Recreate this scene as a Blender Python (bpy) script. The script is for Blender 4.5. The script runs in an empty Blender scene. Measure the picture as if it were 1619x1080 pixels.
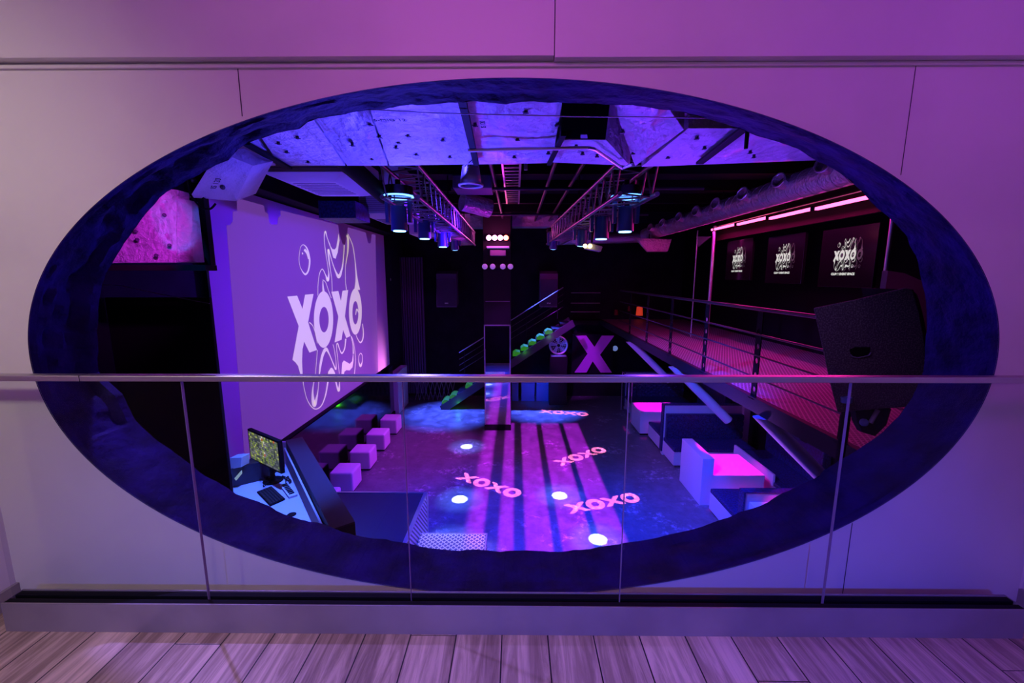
import bpy, bmesh, math, random
from mathutils import Vector, Matrix, Euler, noise
random.seed(7)
S = bpy.context.scene
R = math.radians
# ------------------------------------------------------------------ camera
FPX = 656.0
cam = bpy.data.cameras.new('camera'); camo = bpy.data.objects.new('camera', cam)
S.collection.objects.link(camo)
cam.sensor_width = 36; cam.lens = FPX / 1619 * 36; cam.clip_start = .02
camo.location = (0, 0, 1.5)
camo.rotation_euler = (R(90 - 8.9), 0, R(.48))
S.camera = camo
CR = camo.rotation_euler.to_matrix(); CO = Vector((0, 0, 1.5))
# ------------------------------------------------------------------ world, colour
w = bpy.data.worlds.new('world'); S.world = w; w.use_nodes = True
w.node_tree.nodes['Background'].inputs[0].default_value = (.05, .03, .12, 1)
w.node_tree.nodes['Background'].inputs[1].default_value = .03
S.view_settings.view_transform = 'Standard'; S.view_settings.look = 'None'
S.view_settings.gamma = 1; S.view_settings.exposure = 0
S.cycles.max_bounces = 7; S.cycles.sample_clamp_indirect = 4; S.cycles.sample_clamp_direct = 0
S.cycles.caustics_reflective = False; S.cycles.caustics_refractive = False
S.cycles.use_light_tree = True; S.cycles.use_denoising = True
C = S.collection
# ------------------------------------------------------------------ node maths for light patterns
class E:
    """tiny expression wrapper around math nodes"""
    nt = None
    def __init__(s, sock): s.s = sock
    @staticmethod
    def op(o, *a):
        n = E.nt.nodes.new('ShaderNodeMath'); n.operation = o
        for i, v in enumerate(a):
            if isinstance(v, E): E.nt.links.new(v.s, n.inputs[i])
            else: n.inputs[i].default_value = v
        return E(n.outputs[0])
    def __add__(s, o): return E.op('ADD', s, o)
    __radd__ = __add__
    def __sub__(s, o): return E.op('SUBTRACT', s, o)
    def __mul__(s, o): return E.op('MULTIPLY', s, o)
    __rmul__ = __mul__
    def __truediv__(s, o): return E.op('DIVIDE', s, o)
    def abs(s): return E.op('ABSOLUTE', s)
    def lt(s, v): return E.op('LESS_THAN', s, v)
    def gt(s, v): return E.op('GREATER_THAN', s, v)
    def max(s, o): return E.op('MAXIMUM', s, o)
    def min(s, o): return E.op('MINIMUM', s, o)
    def smooth(s, a, b):
        n = E.nt.nodes.new('ShaderNodeMapRange'); n.interpolation_type = 'SMOOTHSTEP'
        E.nt.links.new(s.s, n.inputs[0]); n.inputs[1].default_value = a; n.inputs[2].default_value = b
        return E(n.outputs[0])

def light(kind, loc, col, power, size=.05, target=None, angle=60, blend=.3, rz=0, sx=None, sy=None, pattern=None, name='lamp'):
    l = bpy.data.lights.new(name, kind); l.color = col; l.energy = power
    if kind == 'AREA':
        l.shape = 'RECTANGLE'; l.size = sx; l.size_y = sy
    else: l.shadow_soft_size = size
    if kind == 'SPOT': l.spot_size = R(angle); l.spot_blend = blend
    o = bpy.data.objects.new(name, l); C.objects.link(o); o.location = loc
    if target is not None:
        d = Vector(target) - Vector(loc)
        if abs(d.x) < 1e-6 and abs(d.y) < 1e-6: o.rotation_euler = (0, 0, rz)
        else: o.rotation_euler = d.to_track_quat('-Z', 'Y').to_euler()
    if pattern:
        l.use_nodes = True; nt = l.node_tree; E.nt = nt
        em = [n for n in nt.nodes if n.type == 'EMISSION'][0]
        tc = nt.nodes.new('ShaderNodeTexCoord'); sp = nt.nodes.new('ShaderNodeSeparateXYZ')
        nt.links.new(tc.outputs['Normal'], sp.inputs[0])
        z = E(sp.outputs[2]).abs()
        x = E(sp.outputs[0]) / z; y = E(sp.outputs[1]) / z
        nt.links.new(pattern(x, y).s, em.inputs[1])
    return o

def pat_xoxo(h):           # the word XOXO, h = half letter height as a tangent
    def f(x, y):
        x = x * (1 / h); y = y * (1 / h)
        tot = None
        for k, ch in enumerate('XOXO'):
            cx = x - ((k - 1.5) * 2.08)
            if ch == 'X':
                d = (cx.abs() * .95 - y.abs()).abs()
                g = d.lt(.34) * y.abs().lt(.86) * cx.abs().lt(1.12)
            else:
                r = E.op('SQRT', cx * cx + y * y)
                g = r.lt(1.0) * r.gt(.42)
            tot = g if tot is None else tot.max(g)
        return tot
    return f
def pat_stripes(x, y):     # framed beam: bright lanes along the room between dark bars
    D = 5.9
    X = x * D + .6; Y = y * D + 9.0
    m = X.smooth(-.95, -.75) * (X * -1).smooth(-1.92, -1.86) * Y.smooth(5.0, 6.6) * (Y * -1).smooth(-12.15, -12.0)
    for c, wd in ((-.42, .13), (.07, .10), (.70, .075), (1.37, .065)):
        m = m * (X - c).abs().smooth(wd * .75, wd * 1.35)
    return m
def pat_pool(x, y):        # broken-up soft pool
    n = E.nt.nodes.new('ShaderNodeTexNoise'); n.inputs['Scale'].default_value = 14; n.inputs['Detail'].default_value = 3
    tc = E.nt.nodes.new('ShaderNodeTexCoord'); E.nt.links.new(tc.outputs['Normal'], n.inputs['Vector'])
    return E(n.outputs[0]).smooth(.3, .7) * .6 + .6

# ---- club lights (lamps hanging in the club, and added fills)
FZ = -2.9                  # club floor level
K = 1.0
MAG = (1, .03, .85); BLU = (.01, .07, 1); PNK = (1, .16, .42); VIO = (.28, .08, 1)
light('SPOT', (.6, 9, 3.0), (.60, .02, .9), 5600*K, .03, (.6, 9, 0), 80, .1, pattern=pat_stripes, name='framed_wash_lamp')
for (x, y, a) in ((-.56, 8.28, -32), (1.65, 9.77, 34), (1.75, 7.6, 18), (1.6, 13.05, -12)):
    light('SPOT', (x, y, 2.7), (1, .17, .42), 12000*K, .002, (x, y, 0), 17.5, .05, rz=R(a), pattern=pat_xoxo(.0335), name='gobo_lamp')
for (x, y) in ((-1.27, 10.3), (-1.11, 7.7), (.9, 7.86), (1.4, 6.44), (-1.1, 6.35)):
    light('SPOT', (x, y, 2.15), (.55, .7, 1), 16000*K, .01, (x, y, 0), 3.6, .05, name='beam_lamp')
    light('SPOT', (x, y, 2.15), (.10, .2, 1), 3000*K, .02, (x, y, 0), 13, 1, name='beam_halo_lamp')
for (x, y, e, an) in ((-2.2, 12.8, 13000, 34), (.9, 13.4, 16000, 32)):
    light('SPOT', (x, y, 2.7), (.06, .10, 1), e*K, .05, (x, y, 0), an, 1, pattern=pat_pool, name='blue_pool_lamp')
light('SPOT', (-.3, 5.6, 2.5), (.0, .025, 1), 4600*K, .1, (-.6, 6.0, FZ), 75, 1, name='blue_wash_lamp')
light('SPOT', (1.5, 5.6, 2.5), (.01, .025, 1), 3600*K, .1, (2.2, 6.0, FZ), 70, 1, name='blue_wash_lamp')
light('SPOT', (-.2, 9.5, 2.6), (.6, .0, .85), 420*K, .1, (-2.3, 9.8, FZ), 48, 1, name='purple_wash_lamp')
light('SPOT', (-2.3, 4.3, 2.2), (.05, .13, 1), 1500*K, .06, (-2.85, 4.6, -1.2), 44, .8, name='desk_wash_lamp')
light('SPOT', (-.9, 5.6, 2.2), (.55, .45, 1), 1300*K, .06, (-.95, 5.85, -2.6), 20, .9, name='step_fill')  # unseen fill, added to brighten the tread plate
light('SPOT', (.0, 4.4, 2.1), (.05, .09, 1), 1700*K, .06, (4.2, 8.6, -2.2), 60, .9, name='booth_wash_lamp')
light('SPOT', (1.2, 9.8, .9), (.45, .05, 1), 260*K, .06, (4.0, 8.8, -1.2), 80, .8, name='booth_side_lamp')
light('SPOT', (.9, 11.2, 1.6), (.50, .04, .9), 1500*K, .06, (-3.6, 9.5, -2.6), 60, .8, name='pouf_wash_lamp')
light('SPOT', (1.0, 11.6, 1.2), (.5, .03, 1), 420*K, .05, (1.9, 14.7, -1.3), 34, .6, name='sign_lamp')
light('POINT', (1.0, 10.8, -.5), (.02, .02, .6), 22*K, .2, name='far_fill_lamp')
# table lamps under the walkway, each over one booth table
for (x, y, e) in ((4.3, 8.0, 420), (4.1, 11.55, 420), (4.4, 5.75, 260)):
    light('SPOT', (x, y, -.35), (1, .0, .68), e*K, .03, (x, y, FZ), 42, .3, name='table_lamp')
# foil duct is lit from below by wash lamps on the trusses
light('SPOT', (-.9, 3.9, 1.6), (.06, .045, 1), 270*K, .1, (-.6, 2.9, 2.4), 150, .8, name='duct_wash_lamp')
light('SPOT', (1.3, 4.0, 1.5), (.17, .03, 1), 130*K, .1, (1.4, 3.0, 2.4), 140, .8, name='duct_wash_lamp')
light('SPOT', (-1.9, 2.35, 1.9), (.75, .03, .9), 110*K, .02, (-3.05, 3.1, 1.85), 58, .6, name='foil_panel_fill')  # added lamp in front of the foil panel, no visible source
light('SPOT', (-1.5, 2.5, 1.2), (.2, .1, 1), 45*K, .05, (-2.1, 3.1, 2.1), 30, .8, name='drop_box_fill')  # fill added to light the face of the drop box
light('SPOT', (-2.0, 4.6, 1.0), (.12, .05, 1), 90*K, .1, (-2.0, 5.2, 2.5), 110, 1, name='unit_fill')  # added uplight, lifts the dark underside of the air conditioner
light('SPOT', (-.2, 7.5, 2.2), (.10, .01, 1), 900*K, .1, (-3.9, 7.8, .8), 120, 1, name='screen_wash_lamp')
light('SPOT', (-2.9, 11.9, -2.3), (1, .25, .8), 330*K, .1, (-3.87, 11.7, -1.0), 40, 1, name='screen_foot_lamp')
light('POINT', (-.4, 8.6, 1.9), (.6, .01, .8), 22*K, .1, name='truss_glow_lamp')
light('SPOT', (-2.15, 2.33, 2.28), (.30, .18, 1), 190*K, .02, (-1.0, 1.2, 0), 100, .4, name='spill_lamp')
# ---- mezzanine lights (lamps of the room the camera stands in, then added fills)
light('SPOT', (-2.1, -.3, 2.7), (1, .88, .70), 84*K, .12, (-2.7, 1.72, 1.0), 100, 1, name='warm_ceiling_lamp')
light('AREA', (-.2, .2, 2.85), (.86, .09, 1), 10.5*K, sx=1.2, sy=.5, target=(0, 1.5, 1.6), name='magenta_ceiling_lamp')
light('AREA', (1.9, .3, 2.85), (.46, .02, .95), 5.8*K, sx=.8, sy=.5, target=(2.0, 1.6, 1.6), name='violet_ceiling_lamp')
light('SPOT', (.9, -.9, 1.5), (.04, .07, 1), 230*K, .02, (.9, 1.7, -.35), 70, 1, name='blue_floor_lamp')
light('SPOT', (-1.0, -.9, 1.5), (.05, .09, 1), 130*K, .02, (-.9, 1.7, -.35), 70, 1, name='blue_floor_lamp')
light('SPOT', (-.6, .2, 2.7), (1, .72, .62), 62*K, .1, (-.5, 1.2, 0), 80, 1, name='room_lamp')
light('POINT', (0, -1.6, 2.1), (1, .62, .8), 12*K, .05, name='rear_room_fill')  # general neutral fill, added to lift the mezzanine walls
light('SPOT', (2.2, 5.6, -.9), (.45, .12, 1), 240*K, .05, (3.6, 5.6, -.4), 120, .8, name='brace_fill')  # added fill in the club that makes the walkway braces brighter
light('SPOT', (1.0, 2.35, 2.0), (.4, .2, 1), 30*K, .02, (2.5, 3.0, 1.0), 40, 1, name='speaker_fill')  # small unseen fill added for the dark speaker side
light('SPOT', (2.2, 4.6, 1.7), (.25, .08, 1), 90*K, .05, (3.7, 6.4, 2.7), 90, 1, name='pipe_fill')  # added fill for violet highlights on the nozzle duct
# ------------------------------------------------------------------ materials
def mat(name, base, rough=.6, metal=0, emit=None, es=1, bump=None, var=None, spec=.5, alpha=1):
    m = bpy.data.materials.new(name); m.use_nodes = True; nt = m.node_tree
    b = nt.nodes['Principled BSDF']
    b.inputs['Base Color'].default_value = (*base, 1); b.inputs['Roughness'].default_value = rough
    b.inputs['Metallic'].default_value = metal; b.inputs['Specular IOR Level'].default_value = spec
    if emit: b.inputs['Emission Color'].default_value = (*emit, 1); b.inputs['Emission Strength'].default_value = es
    tc = nt.nodes.new('ShaderNodeTexCoord')
    if var:            # (scale, second colour, lo, hi[, stretch])
        n = nt.nodes.new('ShaderNodeTexNoise'); n.inputs['Scale'].default_value = var[0]; n.inputs['Detail'].default_value = 6
        mp = nt.nodes.new('ShaderNodeMapping'); nt.links.new(tc.outputs['Object'], mp.inputs[0]); nt.links.new(mp.outputs[0], n.inputs['Vector'])
        if len(var) > 4: mp.inputs['Scale'].default_value = var[4]
        r = nt.nodes.new('ShaderNodeMapRange'); r.inputs[1].default_value = var[2]; r.inputs[2].default_value = var[3]
        mx = nt.nodes.new('ShaderNodeMix'); mx.data_type = 'RGBA'
        mx.inputs[6].default_value = (*base, 1); mx.inputs[7].default_value = (*var[1], 1)
        nt.links.new(n.outputs[0], r.inputs[0]); nt.links.new(r.outputs[0], mx.inputs[0]); nt.links.new(mx.outputs[2], b.inputs['Base Color'])
    if bump:           # (scale, strength, distance)
        n = nt.nodes.new('ShaderNodeTexNoise'); n.inputs['Scale'].default_value = bump[0]; n.inputs['Detail'].default_value = 5
        nt.links.new(tc.outputs['Object'], n.inputs['Vector'])
        bp = nt.nodes.new('ShaderNodeBump'); bp.inputs['Strength'].default_value = bump[1]; bp.inputs['Distance'].default_value = bump[2]
        nt.links.new(n.outputs[0], bp.inputs['Height']); nt.links.new(bp.outputs[0], b.inputs['Normal'])
    return m

WALL = mat('painted_board', (.70, .68, .68), .45, var=(1.6, (.60, .57, .60), .45, .75), bump=(60, .05, .002))
REVEAL = mat('dark_blue_plaster', (.012, .004, .10), .8, bump=(14, .7, .03), var=(6, (.005, .002, .035), .35, .65), spec=.12)
ROUGHC = mat('rough_dark_plaster', (.07, .05, .075), .9, bump=(22, .8, .02), var=(9, (.03, .02, .04), .3, .7))
BLACK = mat('matt_black', (.005, .005, .007), .7, spec=.12)
BLKPLY = mat('black_painted_panel', (.012, .010, .016), .6, spec=.2, bump=(30, .1, .003))
BLKFAB = mat('black_curtain', (.02, .012, .03), .9)
DARKW = mat('dark_club_wall', (.012, .010, .02), .8, bump=(10, .3, .01), var=(2.2, (.007, .006, .012), .4, .6), spec=.2)
STEEL = mat('brushed_steel', (.55, .52, .50), .38, 1, bump=(90, .06, .001))
ALU = mat('aluminium', (.72, .72, .76), .35, .9)
CHAN = mat('grey_metal_channel', (.34, .31, .33), .42, .35, var=(3, (.26, .23, .25), .4, .7))
WHITE = mat('white_laminate', (.75, .75, .80), .4)
PADB = mat('dark_blue_upholstery', (.022, .035, .16), .5, var=(30, (.01, .012, .05), .4, .6))
PADL = mat('blue_panel', (.10, .16, .45), .55)
ACW = mat('ac_white_plastic', (.6, .6, .66), .5)
SCR = mat('screen_fabric', (.55, .5, .6), .8)
GRN = mat('green_step_light', (.01, .06, .01), .6, emit=(.05, .42, .005), es=.32)
PINKL = mat('pink_led_tube', (1, .5, .7), .5, emit=(1, .10, .30), es=4.2)
LAMPW = mat('lamp_pink_lens', (1, .8, .9), .4, emit=(1, .25, .6), es=16)
LAMPR = mat('lamp_red_lens', (1, .6, .4), .4, emit=(1, .10, .05), es=14)
LAMPD = mat('lamp_dim_lens', (.5, .4, .7), .3, emit=(.30, .14, .62), es=.5)
RING = mat('moving_head_led_ring', (.5, .8, 1), .4, emit=(.10, .30, 1), es=5)
LENS = mat('moving_head_lens', (.5, .8, 1), .3, emit=(.20, .55, 1), es=5)
WARM = mat('warm_lamp_bulb', (1, .9, .6), .4, emit=(1, .8, .35), es=4)
REDL = mat('red_lamp_shade', (.8, .1, .05), .6, emit=(.75, .05, .02), es=.55)
XMAG = mat('letter_magenta_glow', (.62, .12, .75), .5, emit=(.2, .01, .35), es=.25)  # emission puts some of the lamps' magenta light into the letter
TVB = mat('tv_black_glass', (.004, .004, .006), .15)
TVW = mat('tv_logo_light', (.03, .03, .03), .5, emit=(.62, .66, .60), es=.95)
TVG = mat('tv_logo_painted_reflection', (.01, .01, .012), .5, emit=(.05, .045, .06), es=.7)
INK = mat('black_ink', (.03, .02, .05), .7)
PIC = mat('glowing_picture', (.16, .16, .16), .8, emit=(.118, .034, .26), es=1)
PICW = mat('glowing_logo', (.5, .5, .4), .8, emit=(.55, .44, .42), es=.92)
MIRR = mat('mirror', (.82, .82, .88), .015, 1)
TINT = mat('tinted_mirror', (.16, .14, .18), .08, 1)
DUCTM = mat('spiral_duct_foil', (.5, .48, .55), .35, .8, bump=(25, .8, .02))
LEATH = mat('leather_purple', (.20, .16, .28), .5)
PIPEM = mat('dark_pipe', (.04, .03, .05), .5)
TRUSSM = mat('truss_metal', (.34, .30, .38), .35, .7)
RAILM = mat('dark_rail', (.07, .06, .08), .3, .6)
GLOSSB = mat('black_gloss', (.01, .01, .014), .2)

def foil_mat(name, tint=(.66, .64, .72), sc=9, pins=True):
    m = bpy.data.materials.new(name); m.use_nodes = True; nt = m.node_tree; b = nt.nodes['Principled BSDF']
    tc = nt.nodes.new('ShaderNodeTexCoord')
    b.inputs['Metallic'].default_value = .5; b.inputs['Roughness'].default_value = .36
    b.inputs['Base Color'].default_value = (*tint, 1)
    v = nt.nodes.new('ShaderNodeTexVoronoi'); v.inputs['Scale'].default_value = sc; v.feature = 'F1'; v.distance = 'MANHATTAN'
    n = nt.nodes.new('ShaderNodeTexNoise'); n.inputs['Scale'].default_value = sc * .45; n.inputs['Detail'].default_value = 8; n.inputs['Roughness'].default_value = .72
    mu = nt.nodes.new('ShaderNodeMath'); mu.operation = 'MULTIPLY_ADD'; mu.inputs[1].default_value = .22
    nt.links.new(tc.outputs['Object'], v.inputs['Vector']); nt.links.new(tc.outputs['Object'], n.inputs['Vector'])
    nt.links.new(v.outputs[0], mu.inputs[0]); nt.links.new(n.outputs[0], mu.inputs[2])
    bp = nt.nodes.new('ShaderNodeBump'); bp.inputs['Strength'].default_value = 1; bp.inputs['Distance'].default_value = .09
    nt.links.new(mu.outputs[0], bp.inputs['Height']); nt.links.new(bp.outputs[0], b.inputs['Normal'])
    return m
FOIL = foil_mat('crinkled_foil')
FOIL2 = foil_mat('heavily_crinkled_foil', sc=20)

def glass_mat():
    m = bpy.data.materials.new('clear_glass'); m.use_nodes = True; nt = m.node_tree
    for n in list(nt.nodes):
        if n.type == 'BSDF_PRINCIPLED': nt.nodes.remove(n)
    out = [n for n in nt.nodes if n.type == 'OUTPUT_MATERIAL'][0]
    t = nt.nodes.new('ShaderNodeBsdfTransparent'); t.inputs[0].default_value = (.93, .935, .96, 1)
    g = nt.nodes.new('ShaderNodeBsdfGlossy'); g.inputs['Roughness'].default_value = .01
    f = nt.nodes.new('ShaderNodeFresnel'); f.inputs[0].default_value = 1.45
    mx = nt.nodes.new('ShaderNodeMixShader')
    ge = nt.nodes.new('ShaderNodeNewGeometry'); E.nt = nt
    ff = E(f.outputs[0]) * (E(ge.outputs['Backfacing']) * -1 + 1) * .45
    nt.links.new(ff.s, mx.inputs[0]); nt.links.new(t.outputs[0], mx.inputs[1]); nt.links.new(g.outputs[0], mx.inputs[2])
    nt.links.new(mx.outputs[0], out.inputs[0]); return m
GLASS = glass_mat()

def wood_mat():
    m = bpy.data.materials.new('oak_planks'); m.use_nodes = True; nt = m.node_tree; E.nt = nt; b = nt.nodes['Principled BSDF']
    tc = nt.nodes.new('ShaderNodeTexCoord'); sp = nt.nodes.new('ShaderNodeSeparateXYZ'); nt.links.new(tc.outputs['Object'], sp.inputs[0])
    x = E(sp.outputs[0]) + .055; y = E(sp.outputs[1])
    px = x / .193; ix = E.op('FLOOR', px); fx = px - ix
    py = (y + ix * .77) / 1.3; iy = E.op('FLOOR', py); fy = py - iy
    cb = nt.nodes.new('ShaderNodeCombineXYZ'); nt.links.new(ix.s, cb.inputs[0]); nt.links.new(iy.s, cb.inputs[1])
    wn = nt.nodes.new('ShaderNodeTexWhiteNoise'); nt.links.new(cb.outputs[0], wn.inputs['Vector'])
    mp = nt.nodes.new('ShaderNodeMapping'); mp.inputs['Scale'].default_value = (22, 1.6, 1)
    add = nt.nodes.new('ShaderNodeVectorMath'); add.operation = 'ADD'; nt.links.new(tc.outputs['Object'], add.inputs[0]); nt.links.new(wn.outputs['Color'], add.inputs[1])
    nt.links.new(add.outputs[0], mp.inputs[0])
    n = nt.nodes.new('ShaderNodeTexNoise'); n.inputs['Scale'].default_value = 1; n.inputs['Detail'].default_value = 9; n.inputs['Roughness'].default_value = .68; n.inputs['Distortion'].default_value = 1.2
    nt.links.new(mp.outputs[0], n.inputs['Vector'])
    n2 = nt.nodes.new('ShaderNodeTexNoise'); n2.inputs['Scale'].default_value = .35; n2.inputs['Detail'].default_value = 3
    nt.links.new(mp.outputs[0], n2.inputs['Vector'])
    g = E(n.outputs[0]).smooth(.34, .68) * .55 + E(n2.outputs[0]).smooth(.3, .7) * .3 + E(wn.outputs['Value']) * .28
    ramp = nt.nodes.new('ShaderNodeValToRGB'); nt.links.new(g.s, ramp.inputs[0])
    el = ramp.color_ramp.elements; el[0].color = (.14, .09, .07, 1); el[1].color = (.74, .58, .46, 1)
    e = el.new(.45); e.color = (.38, .28, .21, 1)
    seam = fx.gt(.984).max(fx.lt(.012)).max(fy.gt(.9975))
    mx = nt.nodes.new('ShaderNodeMix'); mx.data_type = 'RGBA'; nt.links.new(seam.s, mx.inputs[0]); nt.links.new(ramp.outputs[0], mx.inputs[6]); mx.inputs[7].default_value = (.008, .005, .005, 1)
    nt.links.new(mx.outputs[2], b.inputs['Base Color']); b.inputs['Roughness'].default_value = .42
    bp = nt.nodes.new('ShaderNodeBump'); bp.inputs['Strength'].default_value = .25; bp.inputs['Distance'].default_value = .003
    nt.links.new((E(n.outputs[0]) - seam * 1.5).s, bp.inputs['Height']); nt.links.new(bp.outputs[0], b.inputs['Normal'])
    return m
WOOD = wood_mat()

def concrete_mat():
    m = bpy.data.materials.new('dark_polished_floor'); m.use_nodes = True; nt = m.node_tree; E.nt = nt; b = nt.nodes['Principled BSDF']
    tc = nt.nodes.new('ShaderNodeTexCoord')
    def nz(sc, det, ro=.6):
        n = nt.nodes.new('ShaderNodeTexNoise'); n.inputs['Scale'].default_value = sc; n.inputs['Detail'].default_value = det; n.inputs['Roughness'].default_value = ro
        nt.links.new(tc.outputs['Object'], n.inputs['Vector']); return E(n.outputs[0])
    a = nz(1.1, 8, .7).smooth(.52, .62) * nz(9, 8, .75).smooth(.48, .60)
    bse = nz(5, 8, .7).smooth(.3, .75)
    v = bse * .10 + .10 + a * .28
    cb = nt.nodes.new('ShaderNodeCombineXYZ')
    for i in range(3): nt.links.new((v * (1, .98, 1.05)[i]).s, cb.inputs[i])
    nt.links.new(cb.outputs[0], b.inputs['Base Color'])
    nt.links.new((bse * .25 + .34).s, b.inputs['Roughness'])
    return m
CONC = concrete_mat()

def grate_mat():
    m = bpy.data.materials.new('steel_grating'); m.use_nodes = True; nt = m.node_tree; E.nt = nt; b = nt.nodes['Principled BSDF']
    tc = nt.nodes.new('ShaderNodeTexCoord'); sp = nt.nodes.new('ShaderNodeSeparateXYZ'); nt.links.new(tc.outputs['Object'], sp.inputs[0])
    x = E(sp.outputs[0]); y = E(sp.outputs[1])
    a = (x + y * .5) / .05; c = (x - y * .5) / .05
    fa = a - E.op('FLOOR', a); fc = c - E.op('FLOOR', c)
    g = fa.lt(.35).max(fc.lt(.35))
    mx = nt.nodes.new('ShaderNodeMix'); mx.data_type = 'RGBA'; nt.links.new(g.s, mx.inputs[0])
    mx.inputs[6].default_value = (.03, .03, .035, 1); mx.inputs[7].default_value = (.36, .34, .36, 1)
    nt.links.new(mx.outputs[2], b.inputs['Base Color']); b.inputs['Roughness'].default_value = .5
    return m
GRATE = grate_mat()

def tread_mat():
    m = bpy.data.materials.new('diamond_tread_plate'); m.use_nodes = True; nt = m.node_tree; E.nt = nt; b = nt.nodes['Principled BSDF']
    tc = nt.nodes.new('ShaderNodeTexCoord'); sp = nt.nodes.new('ShaderNodeSeparateXYZ'); nt.links.new(tc.outputs['Object'], sp.inputs[0])
    x = E(sp.outputs[0]) ; y = E(sp.outputs[1]) + E(sp.outputs[2])
    def cell(o):
        a = (x + y) / .085 + o; c = (x - y) / .085 + o
        fa = (a - E.op('FLOOR', a) - .5).abs(); fc = (c - E.op('FLOOR', c) - .5).abs()
        return fa, fc
    fa, fc = cell(0); ga, gc = cell(.5)
    d = (fa.lt(.12) * fc.lt(.40)).max(ga.lt(.40) * gc.lt(.12))
    mx = nt.nodes.new('ShaderNodeMix'); mx.data_type = 'RGBA'; nt.links.new(d.s, mx.inputs[0])
    mx.inputs[6].default_value = (.10, .10, .14, 1); mx.inputs[7].default_value = (.85, .83, .9, 1)
    nt.links.new(mx.outputs[2], b.inputs['Base Color']); b.inputs['Roughness'].default_value = .35; b.inputs['Metallic'].default_value = .3
    bp = nt.nodes.new('ShaderNodeBump'); bp.inputs['Strength'].default_value = .6; bp.inputs['Distance'].default_value = .004
    nt.links.new(d.s, bp.inputs['Height']); nt.links.new(bp.outputs[0], b.inputs['Normal'])
    return m
TREAD = tread_mat()

def desk_screen_mat(name='mixer_software_screen'):
    m = bpy.data.materials.new(name); m.use_nodes = True; nt = m.node_tree; E.nt = nt; b = nt.nodes['Principled BSDF']
    tc = nt.nodes.new('ShaderNodeTexCoord'); sp = nt.nodes.new('ShaderNodeSeparateXYZ'); nt.links.new(tc.outputs['UV'], sp.inputs[0])
    def cells(nx, ny):
        u = E(sp.outputs[0]) * nx; v = E(sp.outputs[1]) * ny; iu = E.op('FLOOR', u); iv = E.op('FLOOR', v)
        cb = nt.nodes.new('ShaderNodeCombineXYZ'); nt.links.new(iu.s, cb.inputs[0]); nt.links.new(iv.s, cb.inputs[1])
        wn = nt.nodes.new('ShaderNodeTexWhiteNoise'); nt.links.new(cb.outputs[0], wn.inputs['Vector'])
        return E(wn.outputs['Value']), (u - iu).gt(.18) * (v - iv).gt(.15)
    f, gap = cells(20, 13); g, _ = cells(5, 4)
    r = nt.nodes.new('ShaderNodeValToRGB'); r.color_ramp.interpolation = 'CONSTANT'; nt.links.new((f * .6 + g * .4).s, r.inputs[0])
    el = r.color_ramp.elements; el[0].color = (.05, .06, .05, 1); el[1].position = .28; el[1].color = (.16, .17, .14, 1)
    for p, c in ((.42, (.20, .28, .05)), (.52, (.10, .12, .07)), (.64, (.42, .48, .10)), (.72, (.22, .22, .20)), (.86, (.6, .12, .03)), (.9, (.6, .6, .45))):
        e = el.new(p); e.color = (*c, 1)
    nt.links.new(r.outputs[0], b.inputs['Emission Color']); nt.links.new((gap * .8 + .25).s, b.inputs['Emission Strength'])
    b.inputs['Base Color'].default_value = (.01, .01, .01, 1); return m
DESKSCR = desk_screen_mat()

# ------------------------------------------------------------------ geometry helpers
def ray(px, py): return CR @ Vector(((px - 809.5) / FPX, -(py - 540) / FPX, -1))
def P(px, py, X=None, Y=None, Z=None):
    """place in the room seen at a photo pixel, on the plane x=X, y=Y or z=Z"""
    d = ray(px, py)
    t = (X - CO.x) / d.x if X is not None else (Y - CO.y) / d.y if Y is not None else (Z - CO.z) / d.z
    return CO + d * t

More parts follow.
